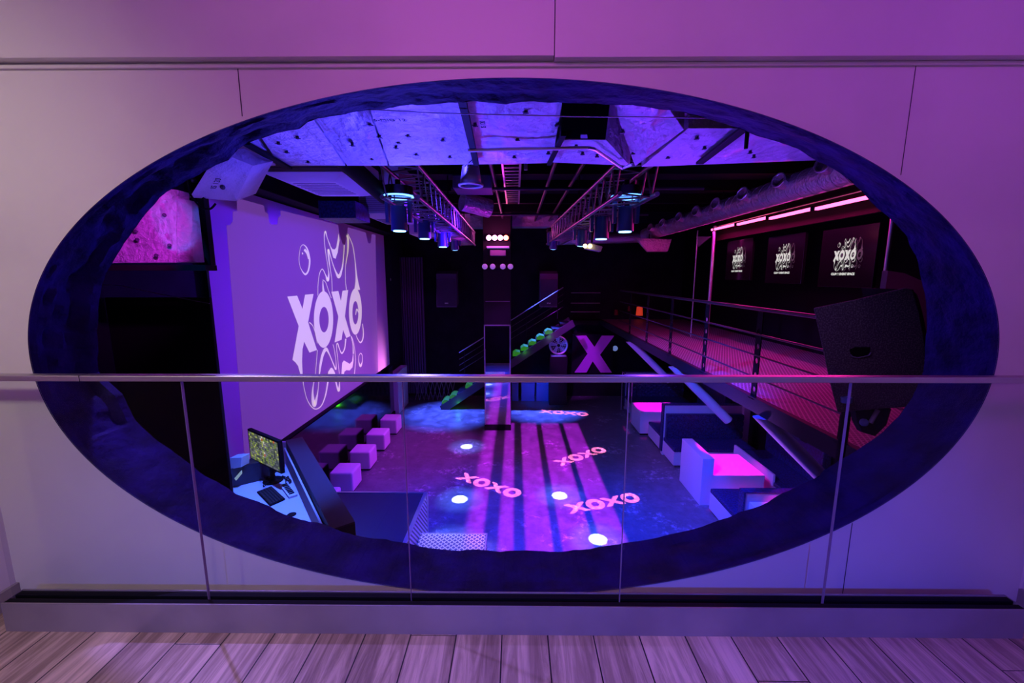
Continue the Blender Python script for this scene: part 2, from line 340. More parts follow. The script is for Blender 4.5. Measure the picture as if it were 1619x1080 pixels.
class M:
    def __init__(s): s.v = []; s.f = []; s.m = []; s.cm = 0; s.uv = None
    def add(s, vs, fs):
        o = len(s.v); s.v += [Vector(v) for v in vs]; s.f += [tuple(i + o for i in f) for f in fs]; s.m += [s.cm] * len(fs); return s
    def quad(s, *p): return s.add(p, [tuple(range(len(p)))])
    def bb(s, a, b, rz=0, piv=None):
        x0, y0, z0 = a; x1, y1, z1 = b
        vs = [Vector((x, y, z)) for z in (z0, z1) for x, y in ((x0, y0), (x1, y0), (x1, y1), (x0, y1))]
        if rz:
            pv = Vector(piv) if piv else Vector(((x0 + x1) / 2, (y0 + y1) / 2, 0)); m = Matrix.Rotation(rz, 3, 'Z')
            vs = [m @ (v - pv) + pv for v in vs]
        return s.add(vs, [(3, 2, 1, 0), (4, 5, 6, 7), (0, 1, 5, 4), (1, 2, 6, 5), (2, 3, 7, 6), (3, 0, 4, 7)])
    def prism(s, poly, ext):
        n = len(poly); ext = Vector(ext); poly = [Vector(p) for p in poly]
        return s.add(poly + [p + ext for p in poly], [tuple(range(n))[::-1], tuple(range(n, 2 * n))] + [(i, (i + 1) % n, n + (i + 1) % n, n + i) for i in range(n)])
    def cyl(s, p0, p1, r, n=12, r2=None, cap=True):
        p0 = Vector(p0); p1 = Vector(p1); d = (p1 - p0).normalized(); r2 = r if r2 is None else r2
        a = d.orthogonal().normalized(); b = d.cross(a)
        vs = [p + (a * math.cos(2 * math.pi * i / n) + b * math.sin(2 * math.pi * i / n)) * rr for p, rr in ((p0, r), (p1, r2)) for i in range(n)]
        fs = [(i, (i + 1) % n, n + (i + 1) % n, n + i) for i in range(n)]
        if cap: fs += [tuple(range(n))[::-1], tuple(range(n, 2 * n))]
        return s.add(vs, fs)
    def tube(s, pts, r, n=8):
        for a, b in zip(pts, pts[1:]): s.cyl(a, b, r, n)
        return s
    def torus(s, c, ax, R_, r, n=24, k=8):
        c = Vector(c); d = Vector(ax).normalized(); a = d.orthogonal().normalized(); b = d.cross(a); vs = []
        for i in range(n):
            t = 2 * math.pi * i / n; u = a * math.cos(t) + b * math.sin(t)
            for j in range(k):
                q = 2 * math.pi * j / k; vs.append(c + u * (R_ + r * math.cos(q)) + d * r * math.sin(q))
        return s.add(vs, [(i * k + j, ((i + 1) % n) * k + j, ((i + 1) % n) * k + (j + 1) % k, i * k + (j + 1) % k) for i in range(n) for j in range(k)])
    def ball(s, c, r, n=12, sz=(1, 1, 1)):
        vs = []; fs = []; c = Vector(c)
        for i in range(n // 2 + 1):
            t = math.pi * i / (n // 2)
            for j in range(n):
                q = 2 * math.pi * j / n; vs.append(c + Vector((math.sin(t) * math.cos(q) * r * sz[0], math.sin(t) * math.sin(q) * r * sz[1], math.cos(t) * r * sz[2])))
        for i in range(n // 2):
            for j in range(n): fs.append((i * n + j, (i + 1) * n + j, (i + 1) * n + (j + 1) % n, i * n + (j + 1) % n))
        return s.add(vs, fs)

def obj(name, m, material, parent=None, smooth=False, bevel=0, label=None, fix=True):
    off = parent_world(parent) if parent else Vector()
    me = bpy.data.meshes.new(name)
    me.from_pydata([v - off for v in m.v], [], m.f)
    mats = material if isinstance(material, (list, tuple)) else [material]
    for mm in mats: me.materials.append(mm)
    if len(mats) > 1:
        for p, i in zip(me.polygons, m.m): p.material_index = i
    if m.uv:
        ul = me.uv_layers.new(name='UVMap')
        for p in me.polygons:
            for k, li in enumerate(p.loop_indices): ul.data[li].uv = m.uv[k % len(m.uv)]
    if fix:
        bm = bmesh.new(); bm.from_mesh(me); bmesh.ops.remove_doubles(bm, verts=bm.verts, dist=1e-6)
        bmesh.ops.recalc_face_normals(bm, faces=bm.faces); bm.to_mesh(me); bm.free()
    if smooth:
        for p in me.polygons: p.use_smooth = True
        me.set_sharp_from_angle(angle=R(40))
    o = bpy.data.objects.new(name, me); C.objects.link(o)
    if parent: o.parent = parent
    if bevel:
        b = o.modifiers.new('bevel', 'BEVEL'); b.width = bevel; b.segments = 2; b.limit_method = 'ANGLE'
    if label: o['label'] = label
    return o
def parent_world(p):
    v = Vector()
    while p: v += Vector(p.location); p = p.parent
    return v
def tag(o, label, cat, group=None):
    o['label'] = label; o['category'] = cat
    if group: o['group'] = group
    return o
def thing(name, label, cat, loc=(0, 0, 0), group=None):
    o = bpy.data.objects.new(name, None); C.objects.link(o); o.location = loc; o.empty_display_size = .1
    return tag(o, label, cat, group)
def struct(o): o['kind'] = 'structure'; return o
def dup(root, loc, label, group=None, rz=None):
    def cp(o, par):
        c = o.copy(); C.objects.link(c)
        if par: c.parent = par
        for k in list(o.children): cp(k, c)
        return c
    r = cp(root, None); r.location = loc
    if rz is not None: r.rotation_euler = (0, 0, rz)
    r['label'] = label
    if group: r['group'] = group
    return r
def crom(pts, per=8, closed=False):
    out = []; n = len(pts)
    for i in range(n if closed else n - 1):
        g = lambda k: pts[k % n] if closed else pts[max(0, min(n - 1, k))]
        p0, p1, p2, p3 = g(i - 1), g(i), g(i + 1), g(i + 2)
        for k in range(per):
            t = k / per
            out.append(tuple(.5 * (2 * b + (c - a) * t + (2 * a - 5 * b + 4 * c - d) * t * t + (3 * b - a - 3 * c + d) * t ** 3) for a, b, c, d in zip(p0, p1, p2, p3)))
    if not closed: out.append(tuple(pts[-1]))
    return out
def text_obj(name, s, size, mtx, material, parent=None, bold=0.0, extrude=.001, shear=0):
    cu = bpy.data.curves.new(name, 'FONT'); cu.body = s; cu.size = size; cu.align_x = 'CENTER'; cu.align_y = 'CENTER'; cu.offset = bold; cu.extrude = extrude; cu.shear = shear
    t = bpy.data.objects.new('tmp', cu); C.objects.link(t)
    me = bpy.data.meshes.new_from_object(t.evaluated_get(bpy.context.evaluated_depsgraph_get()))
    bpy.data.objects.remove(t); me.transform(mtx)
    off = parent_world(parent) if parent else Vector()
    me.transform(Matrix.Translation(-off)); me.materials.clear(); me.materials.append(material)
    o = bpy.data.objects.new(name, me); C.objects.link(o)
    if parent: o.parent = parent
    return o
# ================================================================== THE MEZZANINE SHELL
WY0, WY1 = 1.72, 2.0       # front and back face of the wall with the oval opening
XL, XR = -2.33, 2.32; ZC = 3.0
struct(obj('floor', M().bb((XL, -4, -.12), (XR, WY0 + .02, 0)), WOOD))
struct(obj('ceiling', M().bb((XL - .1, -4, ZC), (XR + .1, WY0, ZC + .1)), WALL))
struct(obj('wall_left', M().bb((XL - .1, -4, -.12), (XL, WY0, ZC)), WALL))
struct(obj('wall_right', M().bb((XR, -4, -.12), (XR + .1, WY0, ZC)), WALL))
struct(obj('wall_back', M().bb((XL - .1, -4.1, -.12), (XR + .1, -4, ZC)), WALL))
struct(obj('baseboard_left', M().bb((XL, -4, 0), (XL + .016, WY0, .09)), CHAN))
struct(obj('baseboard_right', M().bb((XR - .016, -4, 0), (XR, WY0, .09)), CHAN))
# oval: measured on the front face
pl, pr, pt, pb = P(42, 530, Y=WY0), P(1583, 528, Y=WY0), P(800, 123.5, Y=WY0), P(800, 939.5, Y=WY0)
OC = ((pl.x + pr.x) / 2, (pt.z + pb.z) / 2); OA = (pr.x - pl.x) / 2; OB = (pt.z - pb.z) / 2
NS = 240
ell = [(OC[0] + OA * math.cos(2 * math.pi * i / NS), OC[1] + OB * math.sin(2 * math.pi * i / NS)) for i in range(NS)]
def rect_pt(cx, cz, ang, x0, x1, z0, z1):
    dx, dz = math.cos(ang), math.sin(ang); t = 1e9
    if dx > 1e-9: t = min(t, (x1 - cx) / dx)
    if dx < -1e-9: t = min(t, (x0 - cx) / dx)
    if dz > 1e-9: t = min(t, (z1 - cz) / dz)
    if dz < -1e-9: t = min(t, (z0 - cz) / dz)
    return cx + dx * t, cz + dz * t
def annulus(m, inner, rect, y):
    n = len(inner); out = []
    cx, cz = OC
    for (x, z) in inner:
        a = math.atan2(z - cz, x - cx); out.append((*rect_pt(cx, cz, a, *rect), a))
    vs = [(x, y, z) for x, z in inner] + [(x, y, z) for x, z, _ in out]
    m.add(vs, [(i, (i + 1) % n, n + (i + 1) % n, n + i) for i in range(n)])
    # corners
    for (qx, qz) in ((rect[0], rect[2]), (rect[1], rect[2]), (rect[1], rect[3]), (rect[0], rect[3])):
        a = math.atan2(qz - cz, qx - cx); best = None
        for i in range(n):
            a0, a1 = out[i][2], out[(i + 1) % n][2]
            if a0 <= a <= a1 or (a1 < a0 and (a >= a0 or a <= a1)): best = i
        if best is not None:
            i = best; m.quad((out[i][0], y, out[i][1]), (qx, y, qz), (out[(i + 1) % n][0], y, out[(i + 1) % n][1]))
TRZ = 2.318                # underside of the upper board
m = M(); annulus(m, ell, (XL, XR, -.02, TRZ), WY0)
m.quad((XL, WY0, TRZ), (XR, WY0, TRZ), (XR, WY0, ZC), (XL, WY0, ZC))
struct(obj('wall_front', m, WALL))
# fine board joints, thin dark grooves standing where the boards meet
def seam(name, x, z0, z1, wd=.0022):
    struct(obj(name, M().bb((x - wd, WY0 - .0015, z0), (x + wd, WY0 + .001, z1)), INK))
seam('trim_1', P(380, 150, Y=WY0).x, P(384, 184, Y=WY0).z, 2.30, .0016)
seam('trim_2', P(1436, 190, Y=WY0).x, P(1427, 277, Y=WY0).z, 2.30, .0010)
seam('trim_3', P(1340, 880, Y=WY0).x, .02, P(1347, 827, Y=WY0).z, .0013)
# upper board standing proud, with the fillet below it
struct(obj('trim_4', M().bb((XL, WY0 - .045, 2.305), (P(876, 60, Y=WY0).x - .003, WY0, ZC)), WALL, bevel=.002))
struct(obj('trim_5', M().bb((P(876, 60, Y=WY0).x, WY0 - .045, 2.299), (XR, WY0, ZC)), WALL, bevel=.002))
struct(obj('trim_6', M().bb((XL, WY0 - .012, 2.284), (XR, WY0, 2.298)), WALL, bevel=.003))
# oval reveal: outer ring, lumpy middle, ragged inner rim (traced at the back face)
rim_px = [(146, 590), (146, 540), (145, 500), (150, 458), (169, 415), (179, 396), (207, 357), (243, 310), (263, 297), (297, 280), (330, 262), (354, 250), (367, 235), (390, 220), (430, 208), (467, 200), (484, 187), (540, 176), (607, 168), (640, 163), (700, 160.5), (800, 160), (900, 160), (980, 162), (1033, 166), (1082, 173), (1130, 186), (1176, 199), (1200, 211), (1240, 223), (1270, 233), (1293, 247), (1325, 264), (1356, 287), (1379, 311), (1413, 341), (1444, 374), (1457, 404), (1466, 435), (1473, 482), (1474, 540), (1468, 590), (1452, 630), (1430, 660), (1400, 690), (1360, 718), (1325, 738), (1307, 747), (1299, 759), (1270, 772), (1243, 784), (1219, 800), (1173, 815), (1137, 830), (1102, 841), (1060, 851), (1020, 860), (968, 867), (927, 875), (894, 877), (830, 875), (769, 876), (720, 875), (677, 873), (641, 864), (600, 858), (560, 853), (530, 843), (500, 832), (465, 826), (430, 812), (402, 797), (370, 787), (340, 768), (310, 752), (290, 735), (265, 715), (241, 700), (205, 665), (185, 625), (160, 605)]
rim = [P(x, y, Y=WY1) for x, y in rim_px]
def polar(pts):
    return sorted((math.atan2(p.z - OC[1], p.x - OC[0]), math.hypot(p.x - OC[0], p.z - OC[1])) for p in pts)
pol = polar(rim)
def rim_r(a):
    a = (a + math.pi) % (2 * math.pi) - math.pi
    for i in range(len(pol)):
        a0, r0 = pol[i]; a1, r1 = pol[(i + 1) % len(pol)]
        if i == len(pol) - 1: a1 += 2 * math.pi
        aa = a if a >= a0 else a + 2 * math.pi if i == len(pol) - 1 else a
        if a0 <= aa <= a1: return r0 + (r1 - r0) * (aa - a0) / max(a1 - a0, 1e-9)
    return pol[0][1]
NR = 720; prof = []
for k, y in enumerate((WY0 - .004, WY0 + .03, WY0 + .035, WY0 + .07, WY0 + .10, WY0 + .13, WY0 + .16, WY0 + .19, WY0 + .22, WY0 + .25, WY1 - .01, WY1 + .03)):
    ringp = []
    for i in range(NR):
        a = 2 * math.pi * i / NR; ca, sa = math.cos(a), math.sin(a)
        ex = OC[0] + OA * ca; ez = OC[1] + OB * sa; ang = math.atan2(ez - OC[1], ex - OC[0]); re = math.hypot(ex - OC[0], ez - OC[1])
        rr = rim_r(ang); t = max(0, (y - WY0 - .07) / (WY1 - WY0 - .07))
        left = max(0, -ca) ** 1.0 * (1 if sa > -.35 else .2)
        if k == 0: r = re
        elif k <= 1: r = re + .003
        else:
            r = re + .02 + (rr - re - .02) * min(1, t) ** .8
            nn = noise.fractal(Vector((ex * 3, y * 9, ez * 3)), 1, 2, 4) * (.012 + .035 * left) + noise.noise(Vector((ex * 14, y * 20, ez * 14))) * (.005 + .012 * left)
            if k < 10: r += nn + .03 * left * math.sin(math.pi * min(1, t))
            else: r = rr + noise.fractal(Vector((ex * 9, 1, ez * 9)), 1, 2, 4) * .008
        ringp.append((OC[0] + r * math.cos(ang), y, OC[1] + r * math.sin(ang)))
    prof.append(ringp)
m = M(); vs = [p for r_ in prof for p in r_]; fs = []
for k in range(len(prof) - 1):
    for i in range(NR): fs.append((k * NR + i, k * NR + (i + 1) % NR, (k + 1) * NR + (i + 1) % NR, (k + 1) * NR + i))
m.add(vs, fs)
struct(obj('wall_reveal', m, REVEAL, smooth=True))
# back face of the wall, seen only in the mirrors
inner = [(p[0], p[2]) for p in prof[-1][::3]]
m = M(); annulus(m, inner, (-4.0, 5.95, FZ, 3.35), WY1 + .03)
struct(obj('wall_club_near', m, DARKW))
# ================================================================== THE CLUB SHELL
CY1 = 15.0
struct(obj('floor', M().bb((-4.0, WY1, FZ - .1), (5.95, CY1, FZ)), CONC))
struct(obj('ceiling', M().bb((-4.0, WY1, 3.35), (5.95, CY1, 3.5)), DARKW))
struct(obj('wall_far', M().bb((-4.0, CY1, FZ), (5.95, CY1 + .1, 3.35)), DARKW))
struct(obj('wall_club_left', M().bb((-4.1, WY1, FZ), (-4.0, CY1, 3.35)), DARKW))
struct(obj('wall_club_right', M().bb((5.95, WY1, FZ), (6.05, CY1, 3.35)), BLACK))
# ceiling joists across the club
for k in range(6):
    y = 4.4 + k * 1.35
    struct(obj('ceiling_joist', M().bb((-3.9, y, 3.15), (5.9, y + .09, 3.35)), BLACK))

# ================================================================== GLASS BALUSTRADE
GY = 1.585
t = thing('glass_balustrade', 'clear glass balustrade with steel handrail in front of the oval opening', 'balustrade', (0, GY, 0))
xl, xr = P(20, 943, Y=GY).x, P(1609, 940, Y=GY).x
m = M()
m.bb((xl, GY - .042, 0), (xr, GY - .036, .135)); m.bb((xl, GY + .036, 0), (xr, GY + .042, .135)); m.bb((xl, GY - .036, 0), (xr, GY + .036, .09))
m.bb((xl - .002, GY - .042, 0), (xl, GY + .042, .135)); m.bb((xr, GY - .042, 0), (xr + .002, GY + .042, .135))
obj('base_channel', m, CHAN, t, bevel=.0015)
obj('rubber_gasket', M().bb((xl, GY - .034, .09), (xr, GY - .009, .131)).bb((xl, GY + .009, .09), (xr, GY + .034, .131)), BLACK, t)
zr = P(800, 603, Y=GY).z
js = [xl + .004] + [P(px, py, Y=GY).x for px, py in ((332, 943), (652, 945), (981, 946), (1303, 943))] + [xr - .004]
for a, b in zip(js, js[1:]):
    g = obj('glass_pane', M().bb((a + .004, GY - .006, .092), (b - .004, GY + .006, zr + .004)), GLASS, t)
    if b < js[-1]: obj('pane_edge', M().bb((b - .0052, GY - .0064, .092), (b - .0035, GY + .0064, zr)), LEATH, g)
zh = P(800, 598.2, Y=GY).z
m = M().bb((XL, GY - .02, zh - .012), (XR, GY + .02, zh + .012))
hr = obj('handrail', m, STEEL, t, bevel=.004)
obj('rail_joint', M().bb((P(134, 600, Y=GY).x - .001, GY - .0205, zh - .0125), (P(134, 600, Y=GY).x + .001, GY + .0205, zh + .0125)), BLACK, hr)

# ================================================================== PROJECTION SCREEN
SX = -3.87
def sp(px, py, off=0): return P(px, py, X=SX + off)
yn, yf = sp(318, 320).y, sp(611.5, 480).y
zt, zb = sp(608, 373).z, sp(614.5, 577).z
t = thing('projection_screen', 'large projection screen showing the white XOXO logo on violet', 'projection screen', (SX, (yn + yf) / 2, zb))
obj('screen_surface', M().bb((SX - .03, yn, zb), (SX, yf, zt)), SCR, t)
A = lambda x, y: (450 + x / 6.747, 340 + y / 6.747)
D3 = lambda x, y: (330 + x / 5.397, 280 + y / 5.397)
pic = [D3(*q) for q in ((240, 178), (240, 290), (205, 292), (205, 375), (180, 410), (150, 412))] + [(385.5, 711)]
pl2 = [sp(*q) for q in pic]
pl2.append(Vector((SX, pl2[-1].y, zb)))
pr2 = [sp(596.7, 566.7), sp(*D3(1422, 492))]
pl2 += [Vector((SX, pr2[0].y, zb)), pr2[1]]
pl2 += [sp(*D3(*q)) for q in ((1390, 487), (1388, 512), (1382, 566), (1360, 564), (1346, 510), (1340, 474), (1186, 428), (1180, 500), (1162, 577), (1142, 572), (1112, 480), (1105, 408), (612, 283), (612, 337), (592, 340), (585, 405), (535, 406), (516, 385), (506, 312), (480, 300), (470, 242))]  # notches are cast shadows, cut into the picture outline
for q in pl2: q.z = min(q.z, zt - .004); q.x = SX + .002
obj('glowing_picture', M().quad(*pl2), PIC, t, label='violet glowing picture sheet in place of projector light', fix=False)  # emissive sheet standing in for the projector's light
# ---- the logo, in picture pixels of the photograph turned into plane coordinates once
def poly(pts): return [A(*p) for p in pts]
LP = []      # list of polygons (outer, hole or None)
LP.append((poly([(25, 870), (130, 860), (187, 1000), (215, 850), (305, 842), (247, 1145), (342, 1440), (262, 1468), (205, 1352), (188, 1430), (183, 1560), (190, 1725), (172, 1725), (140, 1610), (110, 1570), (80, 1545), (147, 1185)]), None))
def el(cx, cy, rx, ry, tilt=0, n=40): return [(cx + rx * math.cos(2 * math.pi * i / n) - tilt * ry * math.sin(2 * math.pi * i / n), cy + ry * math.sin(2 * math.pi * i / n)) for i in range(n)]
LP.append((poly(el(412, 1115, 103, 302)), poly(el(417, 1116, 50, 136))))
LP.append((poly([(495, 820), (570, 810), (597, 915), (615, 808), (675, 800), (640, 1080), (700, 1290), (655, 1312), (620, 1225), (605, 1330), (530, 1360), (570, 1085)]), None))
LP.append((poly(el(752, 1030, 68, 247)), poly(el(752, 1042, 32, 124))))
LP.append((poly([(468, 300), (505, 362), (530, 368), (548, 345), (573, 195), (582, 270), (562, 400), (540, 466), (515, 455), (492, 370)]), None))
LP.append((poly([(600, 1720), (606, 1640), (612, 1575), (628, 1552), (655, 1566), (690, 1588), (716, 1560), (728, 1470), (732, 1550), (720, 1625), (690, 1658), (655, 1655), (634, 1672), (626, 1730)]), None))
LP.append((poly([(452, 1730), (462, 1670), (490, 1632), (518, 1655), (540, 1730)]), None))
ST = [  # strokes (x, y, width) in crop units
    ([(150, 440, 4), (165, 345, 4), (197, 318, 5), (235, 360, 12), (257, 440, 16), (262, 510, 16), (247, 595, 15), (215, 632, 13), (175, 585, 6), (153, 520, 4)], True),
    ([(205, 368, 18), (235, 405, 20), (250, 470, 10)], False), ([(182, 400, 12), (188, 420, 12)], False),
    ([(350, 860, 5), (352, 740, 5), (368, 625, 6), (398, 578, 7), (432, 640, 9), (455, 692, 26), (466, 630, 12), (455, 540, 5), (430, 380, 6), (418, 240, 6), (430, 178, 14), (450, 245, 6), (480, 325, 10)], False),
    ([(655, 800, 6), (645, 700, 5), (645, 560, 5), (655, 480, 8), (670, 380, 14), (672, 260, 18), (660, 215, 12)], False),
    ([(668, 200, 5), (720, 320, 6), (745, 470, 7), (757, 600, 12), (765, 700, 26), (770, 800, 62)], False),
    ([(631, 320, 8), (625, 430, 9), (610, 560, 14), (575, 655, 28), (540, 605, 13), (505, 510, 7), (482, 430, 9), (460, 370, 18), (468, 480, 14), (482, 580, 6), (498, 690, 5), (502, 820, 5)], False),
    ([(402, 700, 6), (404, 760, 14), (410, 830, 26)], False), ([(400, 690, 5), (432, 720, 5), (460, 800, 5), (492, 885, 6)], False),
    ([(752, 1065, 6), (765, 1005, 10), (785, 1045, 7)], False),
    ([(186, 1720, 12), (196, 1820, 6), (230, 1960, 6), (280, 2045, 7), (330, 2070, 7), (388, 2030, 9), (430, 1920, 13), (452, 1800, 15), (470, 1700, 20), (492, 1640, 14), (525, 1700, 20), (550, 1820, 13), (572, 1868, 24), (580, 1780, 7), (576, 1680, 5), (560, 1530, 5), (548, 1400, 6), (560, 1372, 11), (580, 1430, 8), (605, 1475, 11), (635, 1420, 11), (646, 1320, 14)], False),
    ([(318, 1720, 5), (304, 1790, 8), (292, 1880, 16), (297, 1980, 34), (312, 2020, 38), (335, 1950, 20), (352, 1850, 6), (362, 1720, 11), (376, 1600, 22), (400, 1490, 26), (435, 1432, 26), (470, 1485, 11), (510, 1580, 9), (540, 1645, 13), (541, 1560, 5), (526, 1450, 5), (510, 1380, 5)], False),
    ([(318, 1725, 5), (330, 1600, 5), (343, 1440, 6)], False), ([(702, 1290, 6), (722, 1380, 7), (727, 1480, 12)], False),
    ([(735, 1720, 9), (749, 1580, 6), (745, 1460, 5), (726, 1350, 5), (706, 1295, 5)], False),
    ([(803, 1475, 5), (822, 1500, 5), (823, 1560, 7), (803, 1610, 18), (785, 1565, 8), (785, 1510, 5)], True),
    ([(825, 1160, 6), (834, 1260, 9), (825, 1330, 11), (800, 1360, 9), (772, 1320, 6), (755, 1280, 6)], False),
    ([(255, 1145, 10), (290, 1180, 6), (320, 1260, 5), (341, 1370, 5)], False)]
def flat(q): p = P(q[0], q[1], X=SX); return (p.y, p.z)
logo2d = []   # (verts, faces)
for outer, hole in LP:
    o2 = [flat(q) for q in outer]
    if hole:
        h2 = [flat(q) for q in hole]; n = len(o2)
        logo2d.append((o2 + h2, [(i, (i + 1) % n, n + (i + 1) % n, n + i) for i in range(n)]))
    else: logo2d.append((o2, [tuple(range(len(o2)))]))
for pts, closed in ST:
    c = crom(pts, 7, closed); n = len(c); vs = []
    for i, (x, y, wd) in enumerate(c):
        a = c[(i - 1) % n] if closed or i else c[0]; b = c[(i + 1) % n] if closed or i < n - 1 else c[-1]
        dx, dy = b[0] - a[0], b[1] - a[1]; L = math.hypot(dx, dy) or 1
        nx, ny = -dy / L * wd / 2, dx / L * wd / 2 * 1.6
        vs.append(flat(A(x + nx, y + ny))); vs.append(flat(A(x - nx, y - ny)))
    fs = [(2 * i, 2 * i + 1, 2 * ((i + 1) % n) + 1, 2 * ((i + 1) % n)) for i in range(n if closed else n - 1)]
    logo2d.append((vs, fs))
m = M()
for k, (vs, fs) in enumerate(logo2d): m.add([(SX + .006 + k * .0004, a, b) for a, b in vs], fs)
obj('glowing_logo', m, PICW, t, label='pinkish white XOXO logo', fix=False)  # logo shapes emit in place of projected light
ys = [a for vs, _ in logo2d for a, _ in vs]; zs = [b for vs, _ in logo2d for _, b in vs]
LY0, LY1, LZ0, LZ1 = min(ys), max(ys), min(zs), max(zs)
def logo_mesh(m, f, eps=.0003):
    for k, (vs, fs) in enumerate(logo2d):
        m.add([f((a - (LY0 + LY1) / 2) / (LY1 - LY0), (b - (LZ0 + LZ1) / 2) / (LZ1 - LZ0), k * eps) for a, b in vs], fs)
# tinted mirror wall below the screen, and its ledge
tag(obj('tinted_mirror_panel', M().bb((-3.93, 6.7, FZ + .12), (-3.90, 12.85, zb - .12)), TINT), 'long tinted mirror panel on the wall below the projection screen', 'mirror')
tag(obj('mirror_skirting', M().bb((-3.95, 6.7, FZ), (-3.87, 12.85, FZ + .12)), BLACK), 'black skirting under the tinted mirror behind the white cubes', 'skirting')
tag(obj('screen_housing', M().bb((-3.99, 4.9, zt + .02), (-3.55, yf + .1, zt + .34)), BLACK, bevel=.01), 'black long housing above the projection screen', 'screen housing')

# ================================================================== CUBE SEATS
side = ['nearest, half hidden by the black parapet', 'second from the black parapet', 'third, midway along the row', 'fourth, one short of the far end', 'farthest, beside the tall white block']
proto = None
for k, y in enumerate((6.86, 7.89, 8.9, 9.97, 11.08)):
    lab = 'white upholstered cube seat along the mirror, ' + side[k]
    if proto is None:
        c = thing('cube_seat', lab, 'pouf', (-3.55, y + .25, FZ), 'white cube seats along the mirror wall')
        obj('cushion', M().bb((-3.79, y, FZ + .03), (-3.315, y + .5, FZ + .45)), WHITE, c, bevel=.035)
        obj('foot_plinth', M().bb((-3.76, y + .03, FZ), (-3.345, y + .47, FZ + .03)), BLACK, c)
        proto = c
    else: dup(proto, (-3.55, y + .25, FZ), lab)
t = thing('white_block', 'tall white block with recessed tray top at the end of the cube row', 'plinth', (-3.88, 13.5, FZ))
obj('body', M().bb((-3.99, 12.9, FZ), (-3.765, 14.08, FZ + 1.28)), WHITE, t, bevel=.006)
obj('rim', M().bb((-3.99, 12.9, FZ + 1.28), (-3.97, 14.08, FZ + 1.36)).bb((-3.785, 12.9, FZ + 1.28), (-3.765, 14.08, FZ + 1.36)).bb((-3.97, 14.06, FZ + 1.28), (-3.785, 14.08, FZ + 1.36)), WHITE, t)

# ================================================================== COLUMN
cx0, cx1 = -.88, -.135; cy = 11.5
t = thing('column', 'square dark column with a tall mirror on its front', 'column', ((cx0 + cx1) / 2, cy + .3, FZ))
obj('shaft', M().bb((cx0, cy, FZ), (cx1, cy + .7, 3.35)), BLKPLY, t, bevel=.005)
mzt = P(790, 513.5, Y=cy).z; mzb = P(790, 671, Y=cy).z
obj('mirror_pane', M().bb((cx0 + .025, cy - .02, mzb), (cx1 - .025, cy - .012, mzt - .03)), MIRR, t, label='clear mirror pane')
fr = M().bb((cx0, cy - .03, mzb), (cx0 + .03, cy, mzt)).bb((cx1 - .03, cy - .03, mzb), (cx1, cy, mzt)).bb((cx0, cy - .03, mzt - .03), (cx1, cy, mzt))
obj('mirror_frame', fr, ALU, t)
obj('column_joint', M().bb((cx0 + .05, cy - .008, P(780, 476.5, Y=cy).z - .008), (cx1 - .02, cy + .002, P(780, 476.5, Y=cy).z + .008)), LEATH, t)
obj('kick_plate', M().bb((cx0 - .01, cy - .04, FZ), (cx1 + .01, cy + .01, mzb)), BLACK, t)
# light fixtures on the column
def par_bar(name, lab, pxs, py, mats, r, yy):
    z = P(790, py, Y=yy).z; t = thing(name, lab, 'stage light', (P(sum(pxs) / len(pxs), py, Y=yy).x, yy, z))
    a, b = P(pxs[0], py, Y=yy).x, P(pxs[-1], py, Y=yy).x
    obj('housing', M().bb((a - .1, yy + .02, z - .05), (b + .1, cy - .02, z + .06)), BLACK, t, bevel=.01)
    obj('bracket', M().bb(((a + b) / 2 - .03, yy + .1, z - .02), ((a + b) / 2 + .03, cy, z + .02)), BLACK, t)
    for i, p in enumerate(pxs):
        q = P(p, py, Y=yy)
        obj('lens', M().ball(q, r, 16, (1, .4, 1)), mats[i], t, smooth=True)
    return t
par_bar('four_lamp_bar', 'bar of four glowing pink and red lamps on the column front', [773, 782, 791, 800], 376, [LAMPW, LAMPW, LAMPW, LAMPR], .068, 11.25)
par_bar('dim_lamp_bar', 'bar of four dim violet lamps below the glowing lamp bar', [766.5, 779, 795, 807], 421.5, [LAMPD, LAMPD, LAMPD, LAMPD], .075, 11.25)
light('POINT', (P(786, 376, Y=10.95).x, 10.95, P(786, 376, Y=10.95).z), (1, .08, .5), 22, .08, name='lamp_bar_glow')
tag(obj('reflective_strip', M().bb((P(770, 391, Y=11.3).x, 11.15, P(780, 391, Y=11.3).z - .02), (P(805, 391, Y=11.3).x, 11.5, P(780, 391, Y=11.3).z + .02)), LAMPD), 'thin reflective strip on the column between the two lamp bars, its reflection given as glow', 'reflective strip')  # reflection on the strip is put in as emission
tag(obj('control_box', M().bb((P(775, 400, Y=11.3).x, 11.2, P(780, 403, Y=11.3).z - .03), (P(800, 400, Y=11.3).x, 11.5, P(780, 397, Y=11.3).z + .02)), LEATH, bevel=.01), 'small violet control box on the column above the dim lamps', 'control box')

